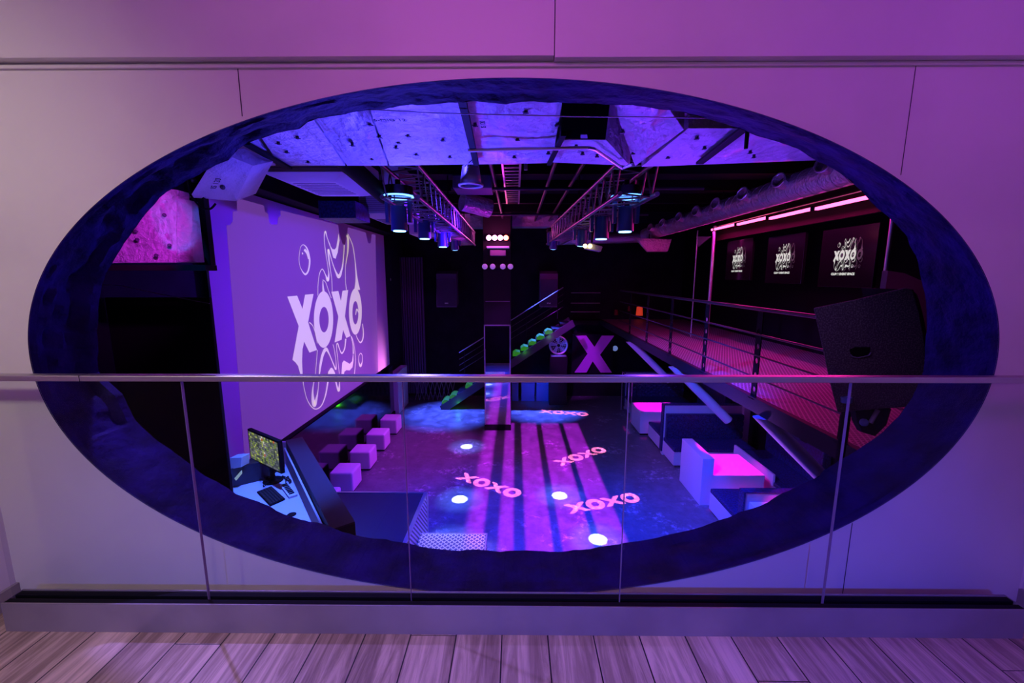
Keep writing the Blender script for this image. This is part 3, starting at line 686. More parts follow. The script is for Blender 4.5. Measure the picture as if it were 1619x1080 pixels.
# ================================================================== FOIL DUCTS UNDER THE CLUB CEILING, NEAR THE OPENING
def pz(px, py, z): return P(px, py, Z=z)
def slab(m, pts, z, h):
    return m.prism([pz(x, y, z) for x, y in pts], (0, 0, h))
def rough_grid(m, c0, c1, c2, c3, nx, ny, amp, seed=0):
    """crumpled sheet over four corners"""
    c0, c1, c2, c3 = map(Vector, (c0, c1, c2, c3)); vs = []; nrm = (c1 - c0).cross(c3 - c0).normalized()
    for j in range(ny + 1):
        for i in range(nx + 1):
            u, v = i / nx, j / ny
            p = (c0 * (1 - u) + c1 * u) * (1 - v) + (c3 * (1 - u) + c2 * u) * v
            e = min(u, 1 - u, v, 1 - v) * 6; e = min(1, e)
            p = p + nrm * noise.fractal(p * 4 + Vector((seed, 0, 0)), 1, 2, 4) * amp * e
            vs.append(p)
    return m.add(vs, [(j * (nx + 1) + i, j * (nx + 1) + i + 1, (j + 1) * (nx + 1) + i + 1, (j + 1) * (nx + 1) + i) for j in range(ny) for i in range(nx)])
ZD = 2.42
def clip(p): p = Vector(p); p.y = max(p.y, WY1 + .06); return p
def duct(name, lab, pts, z, h, material, amp=.02, pins=()):
    """insulated duct whose underside has the given corners (two near, two far)"""
    q = [clip(pz(x, y, z)) for x, y in pts]
    t = thing(name, lab, 'air duct', sum(q, Vector()) / 4 + Vector((0, 0, h / 2)))
    m = M(); rough_grid(m, q[0], q[1], q[2], q[3], 40, 16, amp)
    up = Vector((0, 0, h))
    for a, b in ((0, 1), (1, 2), (2, 3), (3, 0)): rough_grid(m, q[a], q[b], q[b] + up, q[a] + up, 24, 5, amp * .5)
    m.quad(*[v + up for v in q])
    obj('foil_jacket', m, material, t, smooth=False)
    for (px, py) in pins:
        p = pz(px, py, z - .004)
        mm = M().cyl(p + Vector((0, 0, .012)), p - Vector((0, 0, .014)), .011, 6)
        for k in range(4):
            a = k * math.pi / 2 + .6; mm.bb((p.x - .020, p.y - .003, p.z - .012), (p.x + .020, p.y + .003, p.z - .008), rz=a, piv=(p.x, p.y, 0))
        obj('insulation_pin', mm, INK, t)
    return t
d1 = duct('foil_duct', 'big foil wrapped air duct section left of the dark strap', [(578, 150), (745, 150), (752, 260), (616, 262)], ZD, .5, FOIL, .022,
     [(630, 224), (626, 232), (658, 243), (645, 213), (700, 220), (711, 247), (585, 195), (600, 215)])
text_obj('duct_print', '6-MIG 12', .05, Matrix.Translation(pz(616, 190, ZD - .03)) @ Matrix.Rotation(math.pi, 4, 'X'), INK, d1)
d2 = duct('foil_duct', 'big foil wrapped air duct section between the dark strap and the black vent', [(745, 150), (891, 150), (872, 258), (752, 260)], ZD, .5, FOIL, .018,
     [(751, 196), (831, 175), (818, 219), (813, 247), (867, 241), (881, 196)])
text_obj('duct_print', 'IS 120', .045, Matrix.Translation(pz(764, 197, ZD - .03)) @ Matrix.Rotation(math.pi, 4, 'X') @ Matrix.Rotation(R(90), 4, 'Z'), INK, d2)
d3 = duct('foil_duct', 'foil wrapped air duct section behind the black vent panel', [(884, 221), (958, 221), (996, 262), (874, 257)], ZD, .5, FOIL, .012, [(911, 230), (921, 242), (944, 246)])
d4 = duct('foil_duct', 'deeply crinkled blue lit foil duct right of the black vent', [(965, 150), (1042, 150), (1081, 205), (1004, 263)], ZD, .5, FOIL2, .05, [(1002, 174), (1022, 199), (984, 207), (1001, 241)])
d5 = duct('foil_duct', 'purple lit foil duct at the right below the dark strut', [(1088, 203), (1345, 203), (1330, 252), (1014, 264)], ZD + .02, .4, FOIL, .02, [(1102, 217), (1114, 233), (1186, 240), (1056, 248), (1192, 247)])
d6 = duct('foil_duct', 'crinkled foil duct joint with radiating folds at the upper left', [(472, 150), (574, 150), (613, 262), (549, 262)], ZD - .01, .45, FOIL2, .07, [(557, 228), (588, 250)])
d7 = duct('foil_duct', 'flat blue lit foil duct at the upper left above the air conditioner', [(366, 150), (468, 150), (546, 262), (444, 262)], ZD - .01, .5, FOIL, .015, [(440, 225), (453, 239), (487, 255), (470, 216)])
d8 = duct('foil_duct', 'small foil duct piece at the far upper left beside the dark strap', [(290, 205), (395, 205), (436, 262), (385, 262)], ZD, .4, FOIL, .015, [(400, 249)])
# drop box with print
b0, b1 = P(346, 318, Y=2.95), P(398, 258, Y=2.95)
t = thing('foil_drop_box', 'foil wrapped box printed IS 120 at the top left corner of the screen', 'air duct', (-2.1, 3.1, 2.1))
m = M(); q = [P(300, 312, Y=3.0), P(372, 318, Y=3.25), P(400, 262, Y=3.05), P(345, 240, Y=2.75)]
rough_grid(m, q[0], q[1], q[2], q[3], 14, 14, .012); bk = Vector((-.05, .35, .12))
for a, b in ((0, 1), (1, 2), (2, 3), (3, 0)): m.quad(q[a], q[b], q[b] + bk, q[a] + bk)
m.quad(*[v + bk for v in q]); obj('foil_jacket', m, FOIL, t)
m = M(); q2 = [P(285, 300, Y=2.9), P(300, 314, Y=3.0), P(372, 319, Y=3.25), P(372, 326, Y=3.3)]
nrm = (q[1] - q[0]).cross(q[3] - q[0]).normalized(); nrm = nrm if nrm.y < 0 else -nrm
def onbox(px, py):
    d = ray(px, py); return CO + d * ((q[3] - CO).dot(nrm) / d.dot(nrm))
xa = (onbox(345, 272) - onbox(331, 297)).normalized(); ya = nrm.cross(xa)
mt = Matrix((xa, ya, nrm)).transposed().to_4x4(); mt.translation = onbox(339, 284) + nrm * .03
text_obj('duct_print', 'IS 120', .05, mt, INK, t)
for px, py in ((306, 285), (352, 296), (365, 266)):
    p = P(px, py, Y=2.97 if px < 350 else 3.05); obj('insulation_pin', M().ball(p, .018, 8), INK, t)
# foil wall piece at far left inside a black frame, with ledge below
t = thing('foil_insulation', 'pink and blue lit foil insulation panel at the far left of the opening', 'insulation panel', (-2.8, 3.1, 2.0))
q = [P(130, 416, Y=3.1), P(279, 415, Y=3.1), P(279, 300, Y=3.1), P(130, 290, Y=3.1)]
m = M(); rough_grid(m, *q, 34, 24, .03, 3); bk = Vector((0, .12, 0))
for a, b in ((0, 1), (1, 2), (2, 3), (3, 0)): m.quad(q[a], q[b], q[b] + bk, q[a] + bk)
obj('foil_sheet', m, FOIL2, t)
q = [P(280, 415, Y=3.08), P(305, 414, Y=3.12), P(304, 318, Y=3.12), P(280, 312, Y=3.08)]
m = M(); rough_grid(m, *q, 8, 20, .03, 5)
for a, b in ((0, 1), (1, 2), (2, 3), (3, 0)): m.quad(q[a], q[b], q[b] + bk, q[a] + bk)
obj('foil_edge_strip', m, FOIL2, t, label='blue lit crinkled edge strip')
for px, py in ((214, 366), (217, 379), (260, 340), (247, 404), (268, 388), (190, 382)): obj('insulation_pin', M().ball(P(px, py, Y=3.06), .014, 8), INK, t)
light('SPOT', (-2.0, 2.5, .9), (.01, .2, 1), 70, .02, tuple(P(293, 380, Y=3.1)), 17, .3, name='blue_edge_lamp')
f0, f1 = P(100, 419, Y=3.05), P(311, 300, Y=3.05)
t = thing('steel_ledge', 'black steel frame around the foil panel at the far left', 'frame', (-2.6, 3.1, 1.6))
obj('ledge', M().bb((f0.x, 3.02, f0.z - .04), (f1.x + .02, 3.14, f0.z)), BLACK, t)
obj('post', M().bb((f1.x - .01, 3.06, f0.z), (f1.x + .035, 3.11, 2.45)), BLACK, t)
SZ = FZ + .72
# black partition beside the booth with a thin cable
pe = P(345, 600, Y=4.0).x
tag(obj('black_partition', M().bb((-3.98, 4.0, SZ), (pe, 4.04, 1.3)), BLACK, bevel=.005), 'large black partition panel left of the projection screen', 'partition')
m = M().tube([P(x, y, Y=3.9) for x, y in ((138, 451), (165, 450.5), (190, 451.5), (215, 457), (245, 463.5), (280, 470), (310, 476), (331, 480))], .004, 6)
tag(obj('thin_cable', m, ALU, smooth=True), 'thin light cable running along the black partition at the left', 'cable')
tag(obj('hanging_cable', M().tube([P(x, y, Y=2.97) for x, y in crom([(296, 283), (300, 305), (311, 321), (322, 330), (333, 330), (341, 322)], 5)], .007, 6), BLACK, smooth=True), 'short black cable loop hanging from the foil box', 'cable')
# vent panel, straps, strut, conduit
vz = ZD - .03; t = thing('vent_panel', 'black square vent panel set in the foil duct', 'vent', (.3, 2.6, vz))
q = [clip(pz(*k, vz)) for k in ((889, 150), (966, 150), (957, 221), (887, 219))]
obj('panel', M().prism(q, (0, 0, .08)), mat('vent_black', (.001, .001, .0015), 1, spec=0), t)
q = [pz(*k, vz - .004) for k in ((918, 213), (928, 213), (929, 219), (918, 219))]
obj('label_plate', M().prism(q, (0, 0, .004)), LEATH, t, label='small pale plate')
def strap(name, lab, a, b, wd, z=ZD - .055, cat='strap'):
    p, q = clip(pz(*a, z)), pz(*b, z); d = (q - p).normalized(); n = Vector((-d.y, d.x, 0)) * wd / 2
    return tag(obj(name, M().prism([p - n, p + n, q + n, q - n], (0, 0, .02)), BLACK, bevel=.003), lab, cat)
strap('duct_strap', 'dark strap crossing the foil duct above the pendant lamp', (728, 150), (753, 262), .045)
strap('duct_strap', 'dark strap crossing the foil duct at the left edge of the vent', (891, 215), (868, 262), .035)
strap('duct_strap', 'dark diagonal strap over the foil duct at the upper left', (388, 229), (457, 268), .06, ZD - .03)
strap('ceiling_strut', 'dark diagonal strut crossing the purple foil duct at the right', (1180, 203), (1106, 260), .06, ZD - .03, 'strut')
tag(obj('strut_bracket', M().tube([pz(1182, 202, ZD - .03), pz(1182, 202, ZD - .03) - Vector((0, 0, .12))], .012, 8), BLACK), 'small black hanging rod under the right end of the strut', 'rod')
m = M().tube([pz(x, y, ZD - .06) for x, y in ((740, 238), (800, 236), (930, 234), (940, 236))] + [pz(984, 266, ZD - .06), pz(1000, 260, ZD - .06)], .012, 8)
tag(obj('conduit_pipe', m, ALU, smooth=True), 'thin bent metal conduit running under the foil ducts', 'pipe')
tag(obj('thin_wire', M().tube([pz(x, y, ZD - .07) for x, y in ((562, 172), (690, 179), (900, 184), (1120, 186.5))], .003, 6), STEEL), 'thin straight wire stretched across the foil ducts', 'wire')
tag(obj('gold_duct_end', M().prism([clip(pz(x, y, ZD + .1)) for x, y in ((1040, 150), (1250, 150), (1180, 198), (1082, 204))], (0, 0, .2)), mat('brown_foil', (.09, .035, .05), .5, .4, bump=(30, .6, .02))), 'dark brown duct end showing between the two right foil ducts', 'air duct')

# ================================================================== AIR CONDITIONERS AND WHITE DUCTS
def cassette(lab, x0, x1, y0, y1, z, h=.28):
    t = thing('air_conditioner', lab, 'air conditioner', ((x0 + x1) / 2, (y0 + y1) / 2, z), 'air conditioner units along the left of the ceiling')
    b = .0
    obj('casing', M().prism([(x0, y0, z + .05), (x1, y0, z + .05), (x1, y1, z + .05), (x0, y1, z + .05)], (0, 0, h)), ACW, t, bevel=.02)
    m = M(); xc, yc = (x0 + x1) / 2, (y0 + y1) / 2; w2 = (x1 - x0) / 2 * .62; l2 = (y1 - y0) / 2 * .68
    o = [Vector(p) for p in ((x0, y0, z + .05), (x1, y0, z + .05), (x1, y1, z + .05), (x0, y1, z + .05))]; i_ = [Vector(p) for p in ((xc - w2, yc - l2, z), (xc + w2, yc - l2, z), (xc + w2, yc + l2, z), (xc - w2, yc + l2, z))]
    for k in range(4): m.quad(o[k], o[(k + 1) % 4], i_[(k + 1) % 4], i_[k])
    m.quad(*i_); obj('grille_panel', m, ACW, t)
    m = M()
    for k in range(7): m.bb((x0 - .006, y0 - .004, z + .09 + k * .03), (x1, y0, z + .095 + k * .03))
    obj('side_slots', m, LEATH, t)
    m = M()
    for k in range(8):
        yy = yc - l2 * .8 + k * l2 * .2; m.bb((xc - w2 * .9, yy, z - .006), (xc + w2 * .9, yy + .006, z - .001))
    obj('louvre', m, LEATH, t)
cassette('largest white air conditioner unit left of the trusses', -2.47, -1.68, 4.2, 5.35, 2.45)
cassette('smaller white air conditioner unit behind the largest, near the left truss', -2.5, -1.80, 6.85, 8.1, 2.45)
cassette('far white air conditioner unit behind the left truss lamps', -2.4, -1.5, 9.6, 10.3, 2.4)
tag(obj('white_duct', M().bb((-1.66, 5.4, 2.62), (-1.45, 6.3, 2.9)), ACW, bevel=.01), 'white box duct between the largest air conditioner and the left truss', 'air duct')
m = M().cyl((-1.62, 3.7, 2.62), (-1.52, 5.0, 2.42), .09, 20)
tag(obj('black_pipe', m, BLACK, smooth=True), 'thick black pipe right of the largest air conditioner', 'pipe')
tag(obj('ceiling_speaker', M().bb((-2.9, 6.3, 2.35), (-2.35, 6.9, 2.6)), PADB, bevel=.01), 'small dark blue box hanging between the air conditioners and the screen', 'speaker')
tag(obj('silver_cross_duct', M().bb((-2.2, 12.1, 2.88), (-.9, 12.6, 3.25)), FOIL), 'silver duct crossing behind the column on the left', 'air duct')
tag(obj('silver_cross_duct', M().bb((-.1, 12.1, 2.90), (1.6, 12.6, 3.25)), FOIL), 'silver duct crossing behind the column on the right', 'air duct')
tag(obj('round_foil_duct', M().cyl((-.98, 7.9, 2.86), (-.50, 8.2, 2.78), .17, 20), FOIL2, smooth=True), 'short round foil duct lit pink between the left truss and the column', 'air duct')
tag(obj('black_blower_box', M().bb((-1.05, 7.2, 2.95), (-.4, 7.8, 3.3)), LEATH, bevel=.02), 'dark box above the short round foil duct', 'blower box')
# pendant can lamp
c = P(744.5, 293, Y=3.9); t = thing('pendant_lamp', 'round metal pendant lamp hanging below the foil duct', 'pendant lamp', c)
r = 19 / FPX * 3.9 * .95
obj('shade', M().cyl(c, c + Vector((0, 0, .155)), r * .92, 28, r * .72, cap=False).cyl(c + Vector((0, 0, .155)), c + Vector((0, 0, .16)), r * .72, 28), mat('shade_metal', (.35, .33, .38), .4, .6), t, smooth=True)
obj('rim', M().torus(c, (0, 0, 1), r * .97, .012, 32), ALU, t, smooth=True)
obj('bulb', M().ball(c + Vector((0, 0, .07)), r * .4, 14), mat('dim_bulb', (.6, .5, .7), .4), t, smooth=True)
for k, (dx, dy) in enumerate(((-.06, 0), (.06, .03), (0, -.04))): obj('hanger_wire', M().cyl(c + Vector((dx, dy, .155)), P(752, 248, Z=ZD - .05), .004, 6), BLACK, t)
# ladder cable tray
t = thing('cable_tray', 'pink lit ladder cable tray running above the club centre', 'cable tray', (-.08, 7, 3.05))
for s in (-.2, .05): obj('side_rail', M().bb((s, 5.6, 3.03), (s + .03, 9.2, 3.10)), ALU, t)
for k in range(18): obj('rung', M().bb((-.17, 5.7 + k * .2, 3.05), (.05, 5.73 + k * .2, 3.07)), ALU, t)
tag(obj('tray_hanger', M().cyl((.13, 5.6, 2.85), (.13, 5.6, 3.35), .025, 10), ALU, smooth=True), 'short white rod hanging beside the cable tray', 'rod')
for k, (x, lab) in enumerate(((-.35, 'thin dark ceiling pipe left of the cable tray'), (.55, 'thin dark ceiling pipe right of the cable tray'), (.95, 'thin dark ceiling pipe nearest the right truss'))):
    tag(obj('ceiling_pipe', M().cyl((x, 4, 3.06), (x, 13, 3.06), .03, 10), PIPEM, smooth=True), lab, 'pipe')
for k, (y, lab) in enumerate(((4.9, 'thin dark cross pipe nearest the foil ducts'), (7.4, 'thin dark cross pipe over the middle of the club'), (10.4, 'thin dark cross pipe in front of the column'))):
    tag(obj('cross_pipe', M().cyl((-1.1, y, 2.98), (3.2, y, 2.98), .028, 10), PIPEM, smooth=True), lab, 'pipe')

# ================================================================== TRUSSES AND MOVING HEADS
def truss(lab, p0, p1, wd, h):
    p0, p1 = Vector(p0), Vector(p1); t = thing('lighting_truss', lab, 'truss', (p0 + p1) / 2, 'lighting trusses under the club ceiling')
    d = (p1 - p0).normalized(); sx = Vector((d.y, -d.x, 0)).normalized()
    offs = [sx * -wd / 2, sx * wd / 2, sx * -wd / 2 - Vector((0, 0, h)), sx * wd / 2 - Vector((0, 0, h))]
    for o in offs: obj('chord', M().cyl(p0 + o, p1 + o, .025, 10), TRUSSM, t, smooth=True)
    n = int((p1 - p0).length / .34)
    for (a, b) in ((0, 1), (2, 3), (0, 2), (1, 3)):
        m = M()
        for k in range(n):
            q0 = p0 + (p1 - p0) * (k / n); q1 = p0 + (p1 - p0) * ((k + .5) / n); q2 = p0 + (p1 - p0) * ((k + 1) / n)
            m.cyl(q0 + offs[a], q1 + offs[b], .009, 6).cyl(q1 + offs[b], q2 + offs[a], .009, 6)
        obj('lattice', m, TRUSSM, t)
    for u in (.12, .5, .88):
        q = p0 + (p1 - p0) * u; obj('hanger_rod', M().cyl(q - Vector((0, 0, .02)), (q.x, q.y, 3.35), .012, 8), BLACK, t)
    return t
truss('left lighting truss running away under the ceiling', (-1.22, 4.55, 2.66), (-1.28, 11.4, 2.66), .38, .33)
truss('right lighting truss running away under the ceiling', (1.25, 4.4, 2.66), (1.0, 11.0, 2.66), .38, .33)
def mover(lab, loc, tilt=0, sc=1, ring=True):
    x, y, z = loc; t = thing('moving_head_light', lab, 'moving head light', loc, 'moving head lights clamped under the trusses'); s = sc
    obj('clamp', M().cyl((x, y, z + .34 * s), (x, y, z + .42 * s), .03 * s, 10), BLACK, t)
    obj('base', M().cyl((x, y, z + .25 * s), (x, y, z + .34 * s), .17 * s, 24), GLOSSB, t, smooth=True)
    if ring: obj('led_ring', M().torus((x, y, z + .235 * s), (0, 0, 1), .165 * s, .009 * s, 28, 6), RING, t, smooth=True)
    BLU_ = mat_once('mover_shell', (.05, .10, .30), .35)
    for sg in (-1, 1): obj('yoke_arm', M().prism([(x + sg * .11 * s, y - .05 * s, z + .22 * s), (x + sg * .11 * s, y + .05 * s, z + .22 * s), (x + sg * .11 * s, y + .035 * s, z - .05 * s), (x + sg * .11 * s, y - .035 * s, z - .05 * s)], (sg * .035 * s, 0, 0)), BLU_, t)
    a = Vector((0, math.sin(tilt), -math.cos(tilt))); c = Vector((x, y, z))
    obj('head', M().cyl(c - a * .13 * s, c + a * .14 * s, .085 * s, 20, .095 * s), BLU_, t, smooth=True)
    obj('lens', M().cyl(c + a * .14 * s, c + a * .15 * s, .07 * s, 20), LENS, t)
MO = {}
def mat_once(n, *a):
    if n not in MO: MO[n] = mat(n, *a)
    return MO[n]
mv = [('nearest moving head on the left truss, its blue ring lit', P(631, 345, Y=4.9), 0, 1.0, True), ('second moving head on the left truss, lens glowing downward', P(671, 362, Y=6.6), 0, 1.05, False),
      ('third moving head on the left truss beside the far air conditioner', P(700, 378, Y=8.2), 0, 1.05, False), ('farthest moving head on the left truss', P(719, 385, Y=9.9), .3, 1, False),
      ('nearest moving head on the right truss, its blue ring lit', P(989, 346, Y=5.1), 0, 1.05, True), ('second moving head on the right truss with pink side', P(951, 360, Y=6.0), 0, 1.1, False),
      ('third moving head on the right truss, dark body', P(920, 375, Y=7.6), .2, 1.05, False), ('farthest moving head on the right truss', P(875, 384, Y=10.2), .3, 1, False)]
for a in mv: mover(*a)
q = P(937, 388, Y=7.2); t = thing('twin_lamp_projector', 'small white case with two warm glowing bulbs under the right truss', 'lamp', q)
obj('case', M().prism([P(x, y, Y=7.2) for x, y in ((925, 393), (950, 398), (953, 390), (932, 384))], (0, .16, 0)), ACW, t, bevel=.01)
for px in (925, 933): obj('bulb', M().ball(P(px, 389, Y=7.15), .035, 12), WARM, t, smooth=True)
obj('stem', M().cyl(q + Vector((0, .08, .05)), q + Vector((0, .08, .62)), .015, 8), BLACK, t)

# ================================================================== RIGHT: SPIRAL DUCT, LED BARS, GLASS LOUNGE, SCREENS
t = thing('nozzle_duct', 'long round silver duct with side nozzles running along the right', 'air duct', (3.7, 7, 2.66))
obj('duct_body', M().cyl((3.72, 4.2, 2.68), (3.72, 12.3, 2.68), .17, 24), DUCTM, t, smooth=True)
m = M()
m.tube([(3.72 + .172 * math.cos(k * math.pi / 8), 4.25 + k * .2 / 16, 2.68 + .172 * math.sin(k * math.pi / 8)) for k in range(16 * 40)], .006, 4)
obj('spiral_seam', m, DUCTM, t)
for px, py in ((1303, 268), (1233, 292), (1176, 310), (1133, 326), (1102, 337), (1075, 347), (1049, 352), (1030, 358)):
    y = P(px, py, X=3.50).y; p = Vector((3.56, y, 2.72))
    obj('nozzle', M().cyl(p, p + Vector((-.11, -.04, .03)), .085, 18, cap=False).torus(p + Vector((-.11, -.04, .03)), (-1, -.35, .25), .088, .014, 20, 6), DUCTM, t, smooth=True)
csd = obj('cross_spiral_duct', M().cyl((.95, 12.4, 2.55), (3.72, 12.3, 2.62), .15, 20), DUCTM, smooth=True)
obj('hanger_rod', M().cyl((1.5, 12.38, 2.6), (1.5, 12.38, 3.35), .012, 8), BLACK, csd)
tag(csd, 'silver round duct joining the nozzle duct behind the right truss', 'air duct')
t = thing('foil_chute', 'pink lit crumpled foil chute below the nozzle duct', 'air duct', (3.5, 11, 2.4))
m = M(); q = [P(1024, 397, Y=11), P(1056, 397, Y=11), P(1062, 378, Y=11), P(1006, 377, Y=11)]
rough_grid(m, *q, 14, 8, .05); m2 = Vector((.1, .4, 0))
for a, b in ((0, 1), (1, 2), (2, 3), (3, 0)): m.quad(q[a], q[b], q[b] + m2, q[a] + m2)
obj('foil_jacket', m, FOIL2, t)
obj('hanger_rod', M().cyl((3.5, 11.2, 2.35), (3.5, 11.2, 2.6), .012, 8), BLACK, t)
light('SPOT', (2.9, 10.2, 1.6), (1, .03, .3), 30, .05, tuple(P(1038, 388, Y=11)), 40, .5, name='chute_lamp')
LX = 4.4
segs = [((1126, 363.5), (1163, 354.8)), ((1167, 353.8), (1213, 345.3)), ((1218, 344.3), (1284, 331.5)), ((1291, 329.5), (1378, 311.5))]
wh = ['farthest', 'second from the far end', 'third, next to the nearest', 'nearest']
for k, (a, b) in enumerate(segs):
    p, q = P(*a, X=LX), P(*b, X=LX); z = (p.z + q.z) / 2
    t = thing('led_bar', 'glowing pink led bar above the lounge windows, ' + wh[k], 'led bar', ((p + q) / 2), 'pink led bars above the lounge')
    obj('tube', M().bb((LX - .025, q.y, z - .02), (LX + .025, p.y, z + .02)), PINKL, t)
    obj('end_cap', M().bb((LX - .03, p.y, z - .03), (LX + .03, p.y + .03, z + .03)), BLACK, t)
    obj('end_cap', M().bb((LX - .03, q.y - .03, z - .03), (LX + .03, q.y, z + .03)), BLACK, t)
    l = light('AREA', (LX - .05, (p.y + q.y) / 2, z - .05), (1, .01, .42), 24, sx=.06, sy=p.y - q.y, target=(LX - .7, (p.y + q.y) / 2 + .001, z - 2), name='led_bar_light')
    l.rotation_euler = Euler((0, R(14), 0))
t = thing('led_rail', 'two thin red lit rails carrying the pink led bars', 'rail', (LX, 7, 2.6))
for z in (2.60, 2.72): obj('rail', M().cyl((LX + .1, 5.0, z), (LX + .1, 9.8, z), .012, 8), STEEL, t)
for y in (5.3, 7.2, 9.4): obj('hanger_rod', M().cyl((LX + .1, y, 2.5), (LX + .1, y, 3.35), .012, 8), BLACK, t)
def post(lab, px, py0, X, r, material=ALU):
    p = P(px, py0, X=X); return tag(obj('lounge_post', M().cyl((X, p.y, .0), (X, p.y, 2.6), r, 10), material, smooth=True), lab, 'post')
post('pink lit steel post at the far end of the led bars', 1125, 430, LX, .035)
post('thin pale post left of the pink lit post', 1099, 430, LX, .015)
post('pale blue lit steel post at the near end of the lounge', 1404, 400, LX, .022)
tag(obj('gusset_plate', M().prism([P(x, y, X=LX) for x, y in ((1101, 374), (1124, 374), (1104, 390))], (.02, 0, 0)), ALU), 'triangular pale gusset plate on top of the thin post', 'bracket')
tag(obj('led_glow_board', M().bb((4.56, 4.95, 2.3), (4.60, 9.7, 2.8)), mat('dark_glow_board', (.010, .004, .003), .8, spec=.1), bevel=.004), 'dark board added behind the pink led bars to catch their red glow', 'fascia')  # board added to catch the red glow around the led bars
# screens with the logo
TX = 4.70
for k, (pc, lab, hh) in enumerate((((1167, 411), 'black wall screen with white XOXO logo, farthest of the three', .31), ((1239, 410), 'black wall screen with white XOXO logo, middle of the three', .33), ((1337, 407), 'black wall screen with white XOXO logo, nearest of the three', .335))):
    p = P(*pc, X=TX); t = thing('wall_screen', lab, 'screen', p, 'logo screens in the lounge')
    obj('panel', M().bb((TX, p.y - .50, p.z - .42), (TX + .05, p.y + .50, p.z + .42)), TVB, t, bevel=.004)
    H = .46; Wd = .41
    m = M(); logo_mesh(m, lambda s, h, e: (TX - .004 - e, p.y + .02 - s * Wd, p.z + .04 + h * H)); obj('logo', m, TVW, t, fix=False, label='white logo')
    m = M(); logo_mesh(m, lambda s, h, e: (TX - .0015, p.y - .09 - s * Wd, p.z + .035 + h * H), 0); obj('logo_painted_reflection', m, TVG, t, fix=False, label='faint grey painted reflection of the logo')  # dim emissive copy: the glass reflection is painted in
    mt = Matrix(((0, 0, -1), (-1, 0, 0), (0, 1, 0))).to_4x4(); mt.translation = Vector((TX - .004, p.y + .02, p.z - .235))
    text_obj('caption', 'CLUB & EVENT SPACE', .044, mt, TVW, t, bold=.0022)
light('SPOT', (4.2, 5.0, 1.4), (.02, .04, 1), 6, .05, (4.7, 6.2, .8), 70, 1, name='blue_glass_lamp')
# walkway
t = thing('walkway', 'steel grating walkway behind the railing on the right', 'walkway', (4.4, 8, -.1))
obj('deck', M().bb((2.99, WY1 + .1, -.03), (5.94, 14.7, 0)), GRATE, t)
obj('edge_beam', M().bb((2.93, WY1 + .1, -.13), (3.0, 14.7, .03)), BLKPLY, t)
obj('lower_flange', M().bb((2.93, WY1 + .1, -.15), (3.12, 14.7, -.13)), BLKPLY, t)
for k in range(9): obj('joist', M().bb((3.0, 2.7 + k * 1.4, -.20), (5.94, 2.78 + k * 1.4, -.03)), BLACK, t)
t = thing('railing', 'black walkway railing with four thin rails and perforated posts', 'railing', (2.96, 8, 0))
for z, r in ((1.11, .022), (.80, .012), (.545, .012), (.27, .012)): obj('rail', M().cyl((2.96, 3.55, z), (2.96, 11.8, z), r, 10), RAILM, t, smooth=True)
for y in (3.6, 5.02, 6.42, 7.86, 9.3, 10.7):
    m = M(); n = 16; z0, z1 = 0, 1.08
    # perforated plate: strips around round holes
    hz = [.12, .30, .48, .66, .84]
    for c in range(len(hz)):
        zc = hz[c]; lo = zc - .09 if c else z0; hi = zc + .09 if c < len(hz) - 1 else z1; hw = .055; rr = .036
        for sgn in (-1, 1):
            ring = [(math.cos(a) * rr, zc + math.sin(a) * rr) for a in [math.pi * (-.5 + i / 10) for i in range(11)]]
            pts = [(0, lo), (hw, lo), (hw, hi), (0, hi)] + [q for q in ring[::-1]]
            m.prism([(2.955, y + sgn * a, b) for a, b in pts], (.012, 0, 0))
    m.bb((2.93, y - .07, 0), (3.0, y + .07, .012))
    obj('post', m, BLACK, t)
for k, (px, py, lab) in enumerate(((1210, 649, 'nearest'), (1069, 574.5, 'middle'), (998, 541, 'farthest'))):
    p = P(px, py, X=2.96); q = Vector((5.0, p.y - .0, -2.0))
    a_, b_ = Vector((2.985, p.y, -.19)), Vector((4.0, p.y, -1.17)); d_ = (b_ - a_).normalized(); u_ = Vector((0, 1, 0)); v_ = d_.cross(u_); vs = []
    for i in range(20):
        o_ = (u_ * math.cos(i * math.pi / 10) + v_ * math.sin(i * math.pi / 10)) * .085; q = a_ + o_; vs.append(q + d_ * ((-.152 - q.z) / d_.z))
    vs += [b_ + (u_ * math.cos(i * math.pi / 10) + v_ * math.sin(i * math.pi / 10)) * .085 for i in range(20)]
    t = tag(obj('brace', M().add(vs, [(i, (i + 1) % 20, 20 + (i + 1) % 20, 20 + i) for i in range(20)] + [tuple(range(20)), tuple(range(20, 40))]), ACW, smooth=True), lab + ' pale diagonal brace carrying the walkway', 'brace', 'diagonal braces under the walkway')
